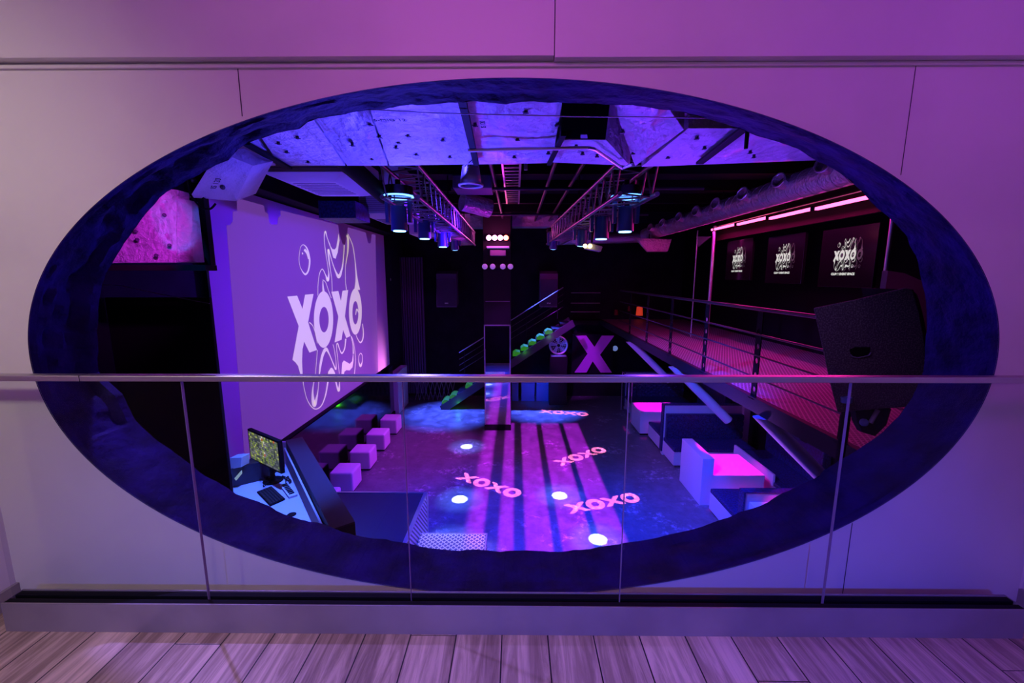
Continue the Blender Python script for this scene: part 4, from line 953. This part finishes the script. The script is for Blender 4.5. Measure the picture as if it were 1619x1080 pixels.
# ================================================================== BOOTHS UNDER THE WALKWAY
BX = 3.62; BE = 5.55
def tuft(m, x0, x1, z0, z1, y, dy, nx, nz, amp=.035):
    """buttoned upholstery sheet facing dy"""
    gx, gz = nx * 6, nz * 6; vs = []
    for j in range(gz + 1):
        for i in range(gx + 1):
            u, v = i / gx, j / gz
            a = abs(math.sin(math.pi * (u * nx + v * nz) )) ; b = abs(math.sin(math.pi * (u * nx - v * nz)))
            vs.append((x0 + (x1 - x0) * u, y + dy * amp * (min(a, b) ** .6), z0 + (z1 - z0) * v))
    return m.add(vs, [(j * (gx + 1) + i, j * (gx + 1) + i + 1, (j + 1) * (gx + 1) + i + 1, (j + 1) * (gx + 1) + i) for j in range(gz) for i in range(gx)])
def booth(yp, near_bench, far_bench, lab, top=1.28):
    t = thing('booth_bench', lab, 'booth', (4.6, yp, FZ), 'white booths under the walkway')
    obj('partition', M().bb((BX + .04, yp, FZ), (BE, yp + .12, FZ + top)), WHITE, t, bevel=.006)
    obj('dark_trim', M().bb((BX + .01, yp - .01, FZ + .1), (BX + .04, yp + .13, FZ + top + .012)).bb((BX + .01, yp - .01, FZ + top + .001), (BE, yp + .13, FZ + top + .02)), PADB, t)
    for side, on in ((-1, near_bench), (1, far_bench)):
        if not on: continue
        dpt = .72 if side < 0 else 1.02
        y0, y1 = (yp - dpt, yp) if side < 0 else (yp + .12, yp + .12 + dpt)
        obj('seat_base', M().bb((BX + .05, y0, FZ + .06), (BE, y1, FZ + .38)), WHITE, t, bevel=.005)
        obj('seat_cushion', M().bb((BX + .045, y0 - .01, FZ + .385), (BE, y1, FZ + .47)), PADB, t, bevel=.02)
        if side < 0:
            m = M().bb((BX + .08, yp - .10, FZ + .47), (BE, yp - .005, FZ + top - .2)); tuft(m, BX + .08, BE, FZ + .48, FZ + top - .2, yp - .10, -1, 10, 4)
            obj('tufted_back', m, PADB, t, smooth=True)
    return t
booth(13.45, True, False, 'farthest booth bench with dark tufted back and black edge', 1.25)
booth(9.83, True, True, 'middle booth bench with tall white partition and dark blue tufted back')
booth(6.17, False, True, 'nearest white booth partition with dark seat behind, cut by the oval rim', 1.0)
tag(obj('white_end_post', M().bb((5.56, 9.75, FZ), (5.72, 9.97, FZ + 1.34)), WHITE, bevel=.01), 'short white post at the wall end of the middle booth partition', 'post')
for (y0, y1, lab) in ((11.0, 12.70, 'dark upholstered bench along the wall of the far booth'), (7.34, 9.08, 'dark upholstered bench along the wall of the middle booth')):
    t = thing('wall_bench', lab, 'bench', (5.4, (y0 + y1) / 2, FZ))
    obj('seat_base', M().bb((5.05, y0, FZ + .0), (5.9, y1, FZ + .38)), WHITE, t); obj('seat_cushion', M().bb((5.0, y0, FZ + .385), (5.9, y1, FZ + .47)), PADB, t, bevel=.02)
    m = M().bb((5.72, y0, FZ + .47), (5.9, y1, FZ + 1.5)); obj('back_cushion', m, PADB, t, bevel=.03)
# tables
def table(lab, x0, x1, y0, y1, h, divider=None):
    t = thing('booth_table', lab, 'table', ((x0 + x1) / 2, (y0 + y1) / 2, FZ), 'white booth tables')
    xa = x0 + (.22 if divider else 0)
    obj('body', M().bb((xa, y0, FZ + .06), (x1, y1, FZ + h - .02)), WHITE, t, bevel=.004)
    obj('table_top', M().bb((xa, y0, FZ + h - .02), (x1, y1, FZ + h)), WHITE, t, bevel=.003)
    obj('plinth', M().bb((xa + .04, y0 + .04, FZ), (x1 - .04, y1 - .04, FZ + .06)), BLACK, t)
    if divider: obj('divider', M().bb((x0, y0 - .01, FZ), (xa, y1 + .02, FZ + divider)), WHITE, t, bevel=.004)
    return t
table('white table of the middle booth with tall side divider and pink lit top', 3.585, 4.80, 7.52, 8.5, .62, .96)
table('white table of the far booth with pink lit top', 3.47, 4.6, 11.1, 11.97, .69)
tag(obj('side_panel', M().bb((4.98, 7.55, FZ + .4), (5.02, 9.0, FZ + .62)), WHITE), 'narrow pale rail between the middle table and the wall bench', 'rail')
t = thing('recessed_cabinet', 'white cabinet with pink lit recess at the nearest booth, lower right', 'cabinet', (4.4, 5.9, FZ))
m = M().bb((3.72, 5.85, FZ), (3.84, 6.15, FZ + .86)).bb((3.84, 5.85, FZ + .74), (5.5, 6.15, FZ + .86)).bb((3.84, 5.85, FZ), (5.5, 6.15, FZ + .1)); obj('body', m, WHITE, t)
obj('recess_back', M().bb((3.84, 6.10, FZ + .1), (5.5, 6.15, FZ + .74)), WHITE, t)
# glass screen frame at the far booth
t = thing('glass_screen', 'thin framed glass screen at the open end of the far booth', 'glass screen', (3.6, 12.7, FZ))
pa, pb_ = P(1000, 640, X=3.50), P(986, 640, X=3.55)
ya, yb = 12.25, 13.4
obj('pane', M().bb((3.53, ya, FZ + .05), (3.54, yb, FZ + 1.28)), GLASS, t)
m = M()
obj('frame_rail', M().bb((3.525, ya, FZ + 1.28), (3.55, yb, FZ + 1.30)), ALU, t)
for y in (ya, yb): obj('frame_post', M().bb((3.525, y - .01, FZ), (3.55, y + .01, FZ + 1.3)), ALU, t)

# ================================================================== STAGE, TREAD STEP, CONTROL BOOTH
SZ = FZ + .72; SXR = -1.52; SYF = 6.62
t = thing('stage', 'dark blue lit stage platform with tread plate side in front of the cubes', 'stage', (-2.7, 4.4, FZ))
obj('deck', M().bb((-3.9, WY1 + .1, FZ), (SXR - .03, SYF, SZ)), mat('stage_deck', (.022, .022, .03), .6, bump=(20, .1, .004)), t)
obj('tread_side', M().bb((SXR - .03, WY1 + .1, FZ), (SXR, SYF, SZ)), TREAD, t)
obj('far_edge_trim', M().bb((-3.9, SYF, SZ - .02), (SXR, SYF + .03, SZ + .015)), ALU, t)
obj('side_edge_trim', M().bb((SXR - .05, WY1 + .1, SZ), (SXR + .01, SYF, SZ + .015)), ALU, t)
obj('corner_trim', M().bb((SXR - .01, SYF - .03, FZ), (SXR + .015, SYF + .03, SZ)), ALU, t)
a, b = P(652, 843, Z=FZ + .36), P(768, 873, Z=FZ + .36)
t = thing('tread_step', 'low diamond plate step box beside the stage', 'step', ((a.x + b.x) / 2, (a.y + b.y) / 2, FZ))
sx0, sx1, sy0, sy1 = SXR + .03, P(770, 850, Z=FZ + .36).x, b.y, a.y
obj('tread_top', M().bb((sx0, sy0 + .02, FZ + .34), (sx1 - .02, sy1 - .02, FZ + .36)), TREAD, t)
for (p, q) in (((sx0, sy0), (sx1, sy0 + .02)), ((sx0, sy1 - .02), (sx1, sy1)), ((sx1 - .02, sy0 + .02), (sx1, sy1 - .02))):
    obj('edge_trim', M().bb((p[0], p[1], FZ + .33), (q[0], q[1], FZ + .368)), ALU, t)
obj('step_body', M().bb((sx0, sy0 + .01, FZ), (sx1 - .01, sy1 - .01, FZ + .335)), TREAD, t)
# booth desk, parapet (turned about 50 degrees to the room)
DZ = -1.2
P1, P2 = P(480, 694, Z=-.85), P(560.5, 823, Z=-.85); P3 = P(527, 834.6, Z=-.85)
dpar = (P2 - P1).normalized(); npar = Vector((-dpar.y, dpar.x, 0)); npar = npar if (P3 - P2).dot(npar) > 0 else -npar
P2 = P2 + dpar * 0.02; P1b = P1 - dpar * .1
t = thing('control_parapet', 'slanted black parapet wall around the control desk', 'parapet', (P1 + P2) / 2 * 1.0 - Vector((0, 0, (P1.z) - SZ)))
TH = .22
obj('wall_panel', M().prism([Vector((*p.xy, SZ)) for p in (P1b, P2, P2 + npar * TH, P1b + npar * TH)], (0, 0, P1.z - SZ - .02)), BLKPLY, t, bevel=.004)
obj('capping', M().prism([Vector((*p.xy, P1.z - .02)) for p in (P1b, P2, P2 + npar * TH, P1b + npar * TH)], (0, 0, .02)), mat('parapet_cap', (.04, .028, .045), .6), t, bevel=.003)
t = thing('control_desk', 'white control desk lit blue behind the black parapet', 'desk', ((P1 + P2) / 2 + npar * .9 - Vector((0, 0, P1.z - SZ))))
I1, I2 = P1b + npar * (TH + .01), P2 + npar * (TH + .01)
wd = 1.45
I2e = I2 + dpar * .25
poly4 = [Vector((x, y, DZ - .04)) for x, y in ((I1.x, I1.y), (I2e.x, I2e.y), (I2e.x - .7, I2e.y - .4), (pe + .05, 3.4), (pe + .05, 4.14), (-3.8, 4.14), (-3.8, I1.y))]
obj('desk_top', M().prism(poly4, (0, 0, .04)), WHITE, t, bevel=.004)
obj('rear_upstand', M().prism([Vector((*p.xy, DZ)) for p in (I1, I2 + dpar * .05, I2 + dpar * .05 + npar * .02, I1 + npar * .02)], (0, 0, .24)), WHITE, t)
for u, v in ((.15, .2), (.15, .5), (1.0, .15), (.95, .8)):
    q = I1 + (I2 - I1) * u + npar * wd * v * .8; q.y = min(q.y, 5.5); q.x = max(q.x, -3.7); obj('leg', M().cyl((q.x, q.y, SZ), (q.x, q.y, DZ - .04), .03, 10), STEEL, t)
p = P(461, 814, Z=DZ + .002); obj('grommet', M().cyl(p, p + Vector((0, 0, .004)), .05, 20), BLACK, t)
# keyboard
ka, kd, kb, kc = P(405.8, 777, Z=DZ + .02), P(427, 799, Z=DZ + .02), P(429, 768, Z=DZ + .02), P(451, 788, Z=DZ + .02)
t = thing('keyboard', 'black computer keyboard on the white control desk', 'keyboard', (ka + kd + kb + kc) / 4 - Vector((0, 0, .02)))
obj('tray', M().prism([Vector((*q.xy, DZ)) for q in (ka, kd, kc, kb)], (0, 0, .018)), BLACK, t, bevel=.004)
m = M()
for j in range(5):
    for i in range(14):
        u0, u1, v0, v1 = (i + .15) / 14 * .94 + .03, (i + .85) / 14 * .94 + .03, (j + .15) / 5 * .9 + .05, (j + .85) / 5 * .9 + .05
        f = lambda u, v: (ka * (1 - u) + kd * u) * (1 - v) + (kb * (1 - u) + kc * u) * v
        m.prism([Vector((*f(u, v).xy, DZ + .018)) for u, v in ((u0, v0), (u1, v0), (u1, v1), (u0, v1))], (0, 0, .008))
k_ = obj('keys', m, mat('key_plastic', (.03, .03, .035), .45), t); k_['kind'] = 'stuff'
# controller strip with knobs
t = thing('button_strip', 'white strip controller with small dark keys on the desk', 'controller', P(462, 776, Z=DZ))
ca, cb = P(449, 768, Z=DZ), P(464, 787, Z=DZ); cd = (cb - ca).normalized(); cn = Vector((-cd.y, cd.x, 0)) * .05
obj('case', M().prism([ca - cn, cb - cn, cb + cn, ca + cn], (0, 0, .03)), WHITE, t, bevel=.004)
for k in range(7):
    q = ca + (cb - ca) * ((k + .7) / 8); e = cd * .014; nn = cn * .6
    obj('key', M().prism([q - nn - e, q - nn + e, q + nn + e, q + nn - e], (0, 0, .038)), BLACK, t)
# monitor
mt_, mtr, mbr, mbl = (391, 678), (440, 698), (438, 744), (396, 726)
MY0 = 5.05; a = P(*mt_, Y=MY0 + .26); z0 = a.z
tr = P(*mtr, Z=a.z); bl = P(*mbl, Y=a.y); dirm = (tr - a).normalized(); dirm.z = 0; L = (tr.xy - a.xy).length
print('monitor w', L, 'h', a.z - bl.z, 'at', a, tr)
nm = Vector((dirm.y, -dirm.x, 0)); nm = nm if nm.dot(CO - a) > 0 else -nm
H = a.z - bl.z; base = a + dirm * L / 2
t = thing('monitor', 'computer monitor showing a green mixer screen on the control desk', 'monitor', (base.x, base.y, DZ))
obj('casing', M().prism([a, a + dirm * L, a + dirm * L - Vector((0, 0, H)), a - Vector((0, 0, H))], nm * -.05), BLACK, t, bevel=.004)
bz = .025; m = M().quad(a + dirm * bz - Vector((0, 0, H - bz)) + nm * .003, a + dirm * (L - bz) - Vector((0, 0, H - bz)) + nm * .003, a + dirm * (L - bz) - Vector((0, 0, bz)) + nm * .003, a + dirm * bz - Vector((0, 0, bz)) + nm * .003)
m.uv = [(0, 0), (1, 0), (1, 1), (0, 1)]
obj('display', m, DESKSCR, t, fix=False, label='lit green mixer display')
mc = base - nm * .08
obj('stand', M().cyl((mc.x, mc.y, DZ + .01), (mc.x, mc.y, a.z - H * .5), .03, 12), BLACK, t)
obj('foot', M().cyl((mc.x, mc.y, DZ), (mc.x, mc.y, DZ + .015), .12, 24), BLACK, t)
# mixer box with little tilted screen, white boxes, cables
q = [P(368, 771, Z=DZ), P(417, 759, Z=DZ)]
t = thing('lighting_mixer', 'black mixer box with a small lit tilted screen beside the monitor', 'mixer', q[0])
hh = .26; e = (q[1] - q[0]); bk = Vector((.08, .38, 0))
obj('case', M().prism([q[0], q[1], q[1] + bk, q[0] + bk], (0, 0, hh)), mat('dark_case', (.02, .014, .03), .5), t, bevel=.006)
c0 = [P(x, y, Y=q[0].y - .03) for x, y in ((370.5, 756.5), (381, 744.5), (381.5, 749.5), (373, 760))]
obj('small_display', M().prism(c0, (0, .02, 0)), mat('small_lcd', (.3, .4, .3), .5, emit=(.22, .30, .20), es=.9), t, label='small pale green display')
tag(obj('paper_box', M().prism([P(x, y, Y=5.0) for x, y in ((365, 742), (381, 739), (382, 723), (363, 724))], (.03, .12, 0)), WHITE, bevel=.004), 'small white box behind the mixer at the left edge of the desk', 'box')
tag(obj('back_board', M().bb((P(381, 720, Y=5.75).x, 5.72, DZ - .2), (P(400, 720, Y=5.75).x, 5.76, P(390, 712, Y=5.75).z)), WHITE), 'white board standing behind the monitor at its left', 'board')
tag(obj('back_board', M().bb((P(438, 720, Y=5.75).x, 5.72, DZ - .35), (P(462, 720, Y=5.75).x, 5.76, P(450, 698, Y=5.75).z)), WHITE), 'blue lit white board between the monitor and the parapet', 'board')
random.seed(3)
for k, lab in enumerate(('tangled black cable under the monitor, nearest the keyboard', 'tangled black cable under the monitor, nearest the parapet', 'tangled black cable under the monitor, nearest the mixer box')):
    pts = []; base_ = [(430, 755), (450, 757), (418, 760)][k]
    for i in range(8): pts.append((base_[0] + random.uniform(-11, 13), base_[1] + random.uniform(-5, 10)))
    tag(obj('cable', M().tube([P(x, y, Z=DZ + .012 + .01 * k) for x, y in crom(pts, 6)], .007, 6), BLACK, smooth=True), lab, 'cable')

# ================================================================== FAR END OF THE CLUB
def wall_speaker(lab, x0, x1, pxt, pyb, Y=14.2):
    a, b = P(x0, pyb, Y=Y), P(x1, pxt, Y=Y); t = thing('wall_speaker', lab, 'speaker', ((a.x + b.x) / 2, Y + .3, a.z), 'speakers on the far wall')
    o = obj('cabinet', M().prism([(a.x, Y, a.z), (a.x, Y + .12, b.z - .1), (a.x, Y + .45, b.z), (a.x, Y + .5, a.z + .1)], (b.x - a.x, 0, 0)), mat_once('speaker_paint', (.12, .08, .2), .5), t, bevel=.01)
    obj('grille', M().bb((a.x + .03, Y - .012, a.z + .05), (b.x - .03, Y, a.z + .95)), mat_once('speaker_grille', (.06, .04, .10), .7), t)
    obj('badge', M().bb(((a.x + b.x) / 2 - .06, Y - .016, a.z + .12), ((a.x + b.x) / 2 + .06, Y - .011, a.z + .16)), WHITE, t)
    obj('bracket', M().bb(((a.x + b.x) / 2 - .04, Y + .4, (a.z + b.z) / 2 - .05), ((a.x + b.x) / 2 + .04, CY1, (a.z + b.z) / 2 + .05)), BLACK, t)
    return t
wall_speaker('dark speaker on the far wall left of the column', 690, 721, 428, 486)
wall_speaker('dark speaker on the far wall right of the column with pink lit top', 853, 883, 428, 486)
light('SPOT', (1.0, 12.9, 2.6), (1, .04, .6), 14, .05, tuple(P(868, 436, Y=14.3)), 26, .8, name='speaker_top_lamp')
# letter X
t = thing('letter_x_sign', 'large magenta letter X on the far dark wall', 'sign', (P(940, 560, Y=14.7).x, 14.7, P(940, 590, Y=14.7).z))
X3 = lambda x, y: P(820 + x / 5.397, 460 + y / 5.397, Y=14.62)
xp = [(488, 384), (578, 382), (650, 482), (712, 384), (815, 384), (695, 545), (795, 697), (700, 697), (632, 600), (580, 697), (480, 697), (590, 540)]
obj('letter', M().prism([X3(*q) for q in xp], (0, .08, 0)), XMAG, t)
obj('backing', M().bb((X3(470, 0).x, 14.71, X3(0, 710).z), (X3(830, 0).x, 14.78, X3(0, 370).z)), BLKPLY, t)
# fan on its cabinet
fc = P(883, 546, Y=14.0); fr_ = .30
t = thing('drum_fan', 'round blue lit drum fan on a dark cabinet', 'fan', (fc.x, 14.0, fc.z - .45))
obj('housing', M().torus(fc, (0, 1, 0), fr_, .03, 32, 8), ALU, t, smooth=True)
for k in range(5):
    a = 2 * math.pi * k / 5 + .3; d = Vector((math.cos(a), 0, math.sin(a))); s_ = Vector((-math.sin(a), 0, math.cos(a)))
    obj('blade', M().prism([fc + d * .05 + s_ * .03, fc + d * .26 + s_ * .11, fc + d * .28 - s_ * .03, fc + d * .05 - s_ * .03], (0, .02, 0)), mat_once('fan_blade', (.3, .32, .5), .5), t)
for k in range(4): obj('guard_ring', M().torus(fc - Vector((0, .04, 0)), (0, 1, 0), .07 + k * .06, .005, 24, 5), ALU, t)
for k in range(8):
    a = math.pi * k / 8; d = Vector((math.cos(a), 0, math.sin(a))) * fr_; obj('guard_wire', M().cyl(fc - d - Vector((0, .04, 0)), fc + d - Vector((0, .04, 0)), .004, 5), ALU, t)
obj('hub', M().cyl(fc - Vector((0, .06, 0)), fc + Vector((0, .06, 0)), .05, 16), BLACK, t)
zc_ = P(883, 561, Y=14.0).z
obj('stand', M().bb((fc.x - .26, 13.9, zc_ - .05), (fc.x + .26, 14.15, zc_)), ALU, t)
tag(obj('fan_cabinet', M().bb((fc.x - .3, 13.85, FZ), (fc.x + .3, 14.25, zc_ - .05)), BLKPLY, bevel=.01), 'dark cabinet under the drum fan', 'cabinet')
light('SPOT', (1.0, 12.0, -1.0), (.05, .10, 1), 110, .04, tuple(fc), 26, .6, name='fan_lamp')
q = P(972.5, 551, Y=14.8); tag(obj('round_wall_lamp', M().ball(q, .10, 14, (1, .5, 1)), mat('pale_lamp', (.4, .5, .8), .4, emit=(.2, .3, .7), es=.5), smooth=True), 'small round pale lamp right of the letter X', 'lamp')
# padded panels by the wall
pp = [808, 843.5, 868]
for k, (x0, x1, lab) in enumerate(((P(809, 0, Y=14.3).x, P(820, 615, Y=14.3).x, 'narrow blue padded panel beside the column'), (P(824, 615, Y=14.3).x, P(846, 615, Y=14.3).x, 'wide blue padded panel in the middle'), (P(848, 615, Y=14.3).x, P(869, 615, Y=14.3).x, 'blue padded panel nearest the fan cabinet'))):
    zt_ = P(840, 605, Y=14.3).z; t = thing('padded_bench', lab + ' at the foot of the far wall', 'bench', ((x0 + x1) / 2, 14.5, FZ), 'blue padded panels by the far wall')
    obj('body', M().bb((x0, 14.3, FZ), (x1 - .01, 14.85, zt_ - .04)), PADL, t, bevel=.015); obj('cushion', M().bb((x0, 14.29, zt_ - .04), (x1 - .01, 14.85, zt_)), PADL, t, bevel=.015)
light('SPOT', (.6, 12.7, -1.5), (.01, .09, 1), 130, .05, (.9, 14.3, FZ + .3), 60, 1, name='bench_lamp')
# staircase
t = thing('staircase', 'dark staircase rising to the right behind the column with green lit steps', 'staircase', (-.3, 13.9, FZ))
sX = lambda z: -.27 + (z + 1.38) / .69
y0, y1 = 13.35, 14.25; n = 16; rise = -FZ / n
for k in range(n):
    z = FZ + rise * (k + 1); x = sX(FZ) + (rise / .69) * k
    if x > 2.4: break
    st = obj('step', M().bb((x, y0, z - .04), (x + .33, y1, z)), BLKPLY, t)
    obj('green_step_light', M().prism([(x + .02, y0 - .005, z + .01), (x + .29, y0 - .005, z + .02), (x + .26, y0 - .005, z + .13), (x + .12, y0 - .005, z + .16), (x + .02, y0 - .005, z + .09)], (0, .5, 0)), GRN, t) if k in (0, 1, 3, 9, 10, 11, 12, 13) else None
for y in (y0 - .02, y1): obj('stringer', M().prism([(sX(FZ), y, FZ), (sX(FZ) + .25, y, FZ), (sX(0) + .2, y, -.08), (sX(0) + .1, y, .12), (sX(FZ) - .05, y, FZ + .12)], (0, .03, 0)), PIPEM, t)
hA, hB = P(726, 557.8, Y=13.4), P(847, 481.8, Y=13.4); hC = hB + (hB - hA) * .35
for k, dz in enumerate((0, -.22, -.42, -.62)):
    obj('handrail' if k == 0 else 'guard_rail', M().cyl(hA + Vector((0, 0, dz)), hC + Vector((0, 0, dz)), .016 if k == 0 else .007, 8), TRUSSM if k == 0 else RAILM, t, smooth=True)
for u in (0.05, .35, .65, .95):
    q = hA + (hC - hA) * u; obj('baluster', M().cyl((q.x, q.y, q.z - .9), q, .014, 8), BLACK, t)
for (x, z, e) in ((-1.9, -2.7, 1.4), (.3, -.95, .9), (1.1, -.45, .8)): light('POINT', (x, 13.2, z), (.08, 1, .02), e, .05, name='step_glow')
# upper rear deck
t = thing('rear_deck', 'dark upper deck at the far right with thin railing', 'deck', (2.6, 13.6, 0))
obj('deck_edge', M().bb((2.0, 14.3, -.15), (2.92, 14.98, 0)), BLACK, t)
for z in (.3, .6, .95): obj('rail', M().cyl((1.9, 14.28, z), (2.9, 14.28, z), .010, 8), STEEL, t)
for k, (px, py, s_, lab) in enumerate(((1011, 492, .15, 'brightest red lamp on the far upper level'), (995, 488, .08, 'dim red lamp beside the brightest red lamp'), (974, 494, .09, 'dim red lamp left of the other red lamps'))):
    q = P(px, py, Y=14.6); rl = tag(obj('red_lamp', M().cyl(q - Vector((0, 0, s_)), q + Vector((0, 0, s_)), s_ * .8, 14, s_ * .65), REDL if k == 0 else mat_once('dim_red_shade', (.2, .02, .02), .6), smooth=True), lab, 'lamp', None)
    obj('lamp_pole', M().cyl((q.x, q.y, 0), q - Vector((0, 0, s_)), .01, 6), BLACK, rl)
# slatted curtain at the far left
t = thing('slatted_curtain', 'purple lit slatted curtain beyond the projection screen', 'curtain', (-3.8, 14.5, FZ))
for k in range(14):
    x = P(619, 500, Y=14.6).x + k * .085; obj('slat', M().bb((x, 14.55 + .03 * (k % 2), P(630, 596, Y=14.6).z - .6), (x + .055, 14.62 + .03 * (k % 2), P(630, 407, Y=14.6).z)), mat_once('slat_paint', (.10, .05, .14), .6), t)
light('SPOT', (-2.6, 12.9, 1.4), (.5, .04, .8), 16, .05, (-3.7, 14.6, -.2), 70, .8, name='curtain_lamp')
q = P(615, 442, Y=13.4); tag(obj('small_wall_speaker', M().ball(q, .07, 12), ACW, smooth=True), 'tiny pale round fixture beside the far screen edge', 'fixture')
t = thing('lattice_barrier', 'dark lattice barrier at the floor beyond the white block', 'barrier', (-3.0, 14.7, FZ))
for k in range(9):
    x = -3.6 + k * .16; obj('bar', M().cyl((x, 14.4, FZ), (x + .16, 14.4, FZ + .7), .012, 6), LEATH, t); obj('bar', M().cyl((x + .16, 14.4, FZ), (x, 14.4, FZ + .7), .012, 6), LEATH, t)
# ================================================================== LARGE SPEAKER AT THE RIGHT
SY = 3.0
t = thing('large_speaker', 'large tilted black textured speaker with handle hole at the right', 'speaker', P(1380, 640, Y=SY))
SPK = mat('speaker_texture_coat', (.06, .05, .075), .6, bump=(110, 1, .006), var=(90, (.16, .14, .17), .48, .60))
o1 = [(1286, 487), (1350, 474), (1400, 462), (1430, 455), (1443, 458), (1452, 490), (1460, 530), (1465, 575), (1466, 612), (1461, 642), (1400, 646), (1324, 652), (1312, 606), (1300, 550)]
m = M(); f0_ = [P(x, y, Y=SY) for x, y in o1]; hp = [(1343, 553), (1352, 549), (1376, 549), (1376, 556), (1371, 562), (1354, 565), (1346, 562)]
m.prism(f0_, (.44, .42, -.05)); cab = obj('cabinet', m, SPK, t, bevel=.008)
hc = M().prism([P(x, y, Y=SY - .002) for x, y in hp], (0, .05, 0)); obj('handle_hole', hc, BLACK, cab)
obj('handle_lip', M().tube([P(x, y, Y=SY - .004) for x, y in ((1344, 560), (1348, 564), (1356, 566), (1374, 562), (1377, 557))], .004, 6), LEATH, cab)
obj('grille', M().prism([P(1443, 458, Y=SY) + Vector((.012, .02, 0)), P(1466, 612, Y=SY) + Vector((.012, .02, 0)), P(1466, 612, Y=SY) + Vector((.03, .48, 0)), P(1443, 458, Y=SY) + Vector((.03, .48, 0))], (.012, 0, 0)), BLACK, t)
pz0 = P(1338, 650, Y=SY + .2)
obj('stand_pole', M().cyl((pz0.x + .04, SY + .25, -.2), (pz0.x + .04, SY + .25, pz0.z), .03, 12), BLACK, t)
obj('clamp_ring', M().cyl(P(1338, 628, Y=SY - .02), P(1338, 636, Y=SY - .02), .035, 14), PADL, t)
yk = [P(x, y, Y=SY + .1) for x, y in ((1352, 646), (1410, 646), (1402, 672), (1384, 690), (1364, 684), (1356, 668))]
obj('yoke', M().prism(yk, (0, .06, 0)), BLACK, t, bevel=.005)
obj('knob', M().ball(P(1366, 668, Y=SY + .05), .03, 12), PADL, t, smooth=True)
obj('lever', M().cyl(P(1376, 669, Y=SY + .04), P(1388, 648, Y=SY + .04), .016, 10), LEATH, t, smooth=True)
# pink lit plaster piece behind the speaker
tag(obj('upper_wall_panel', M().prism([P(x, y, Y=3.9) for x, y in ((1398, 470), (1404, 428), (1430, 432), (1460, 445), (1480, 450), (1480, 640), (1398, 640))], (0, .06, 0)), mat('plum_wall_panel', (.16, .10, .15), .7)), 'plum coloured wall panel behind the large speaker', 'panel')
light('SPOT', (2.5, 2.6, 1.9), (1, .03, .8), 9, .05, tuple(P(1440, 470, Y=3.9)), 30, 1, name='panel_lamp')
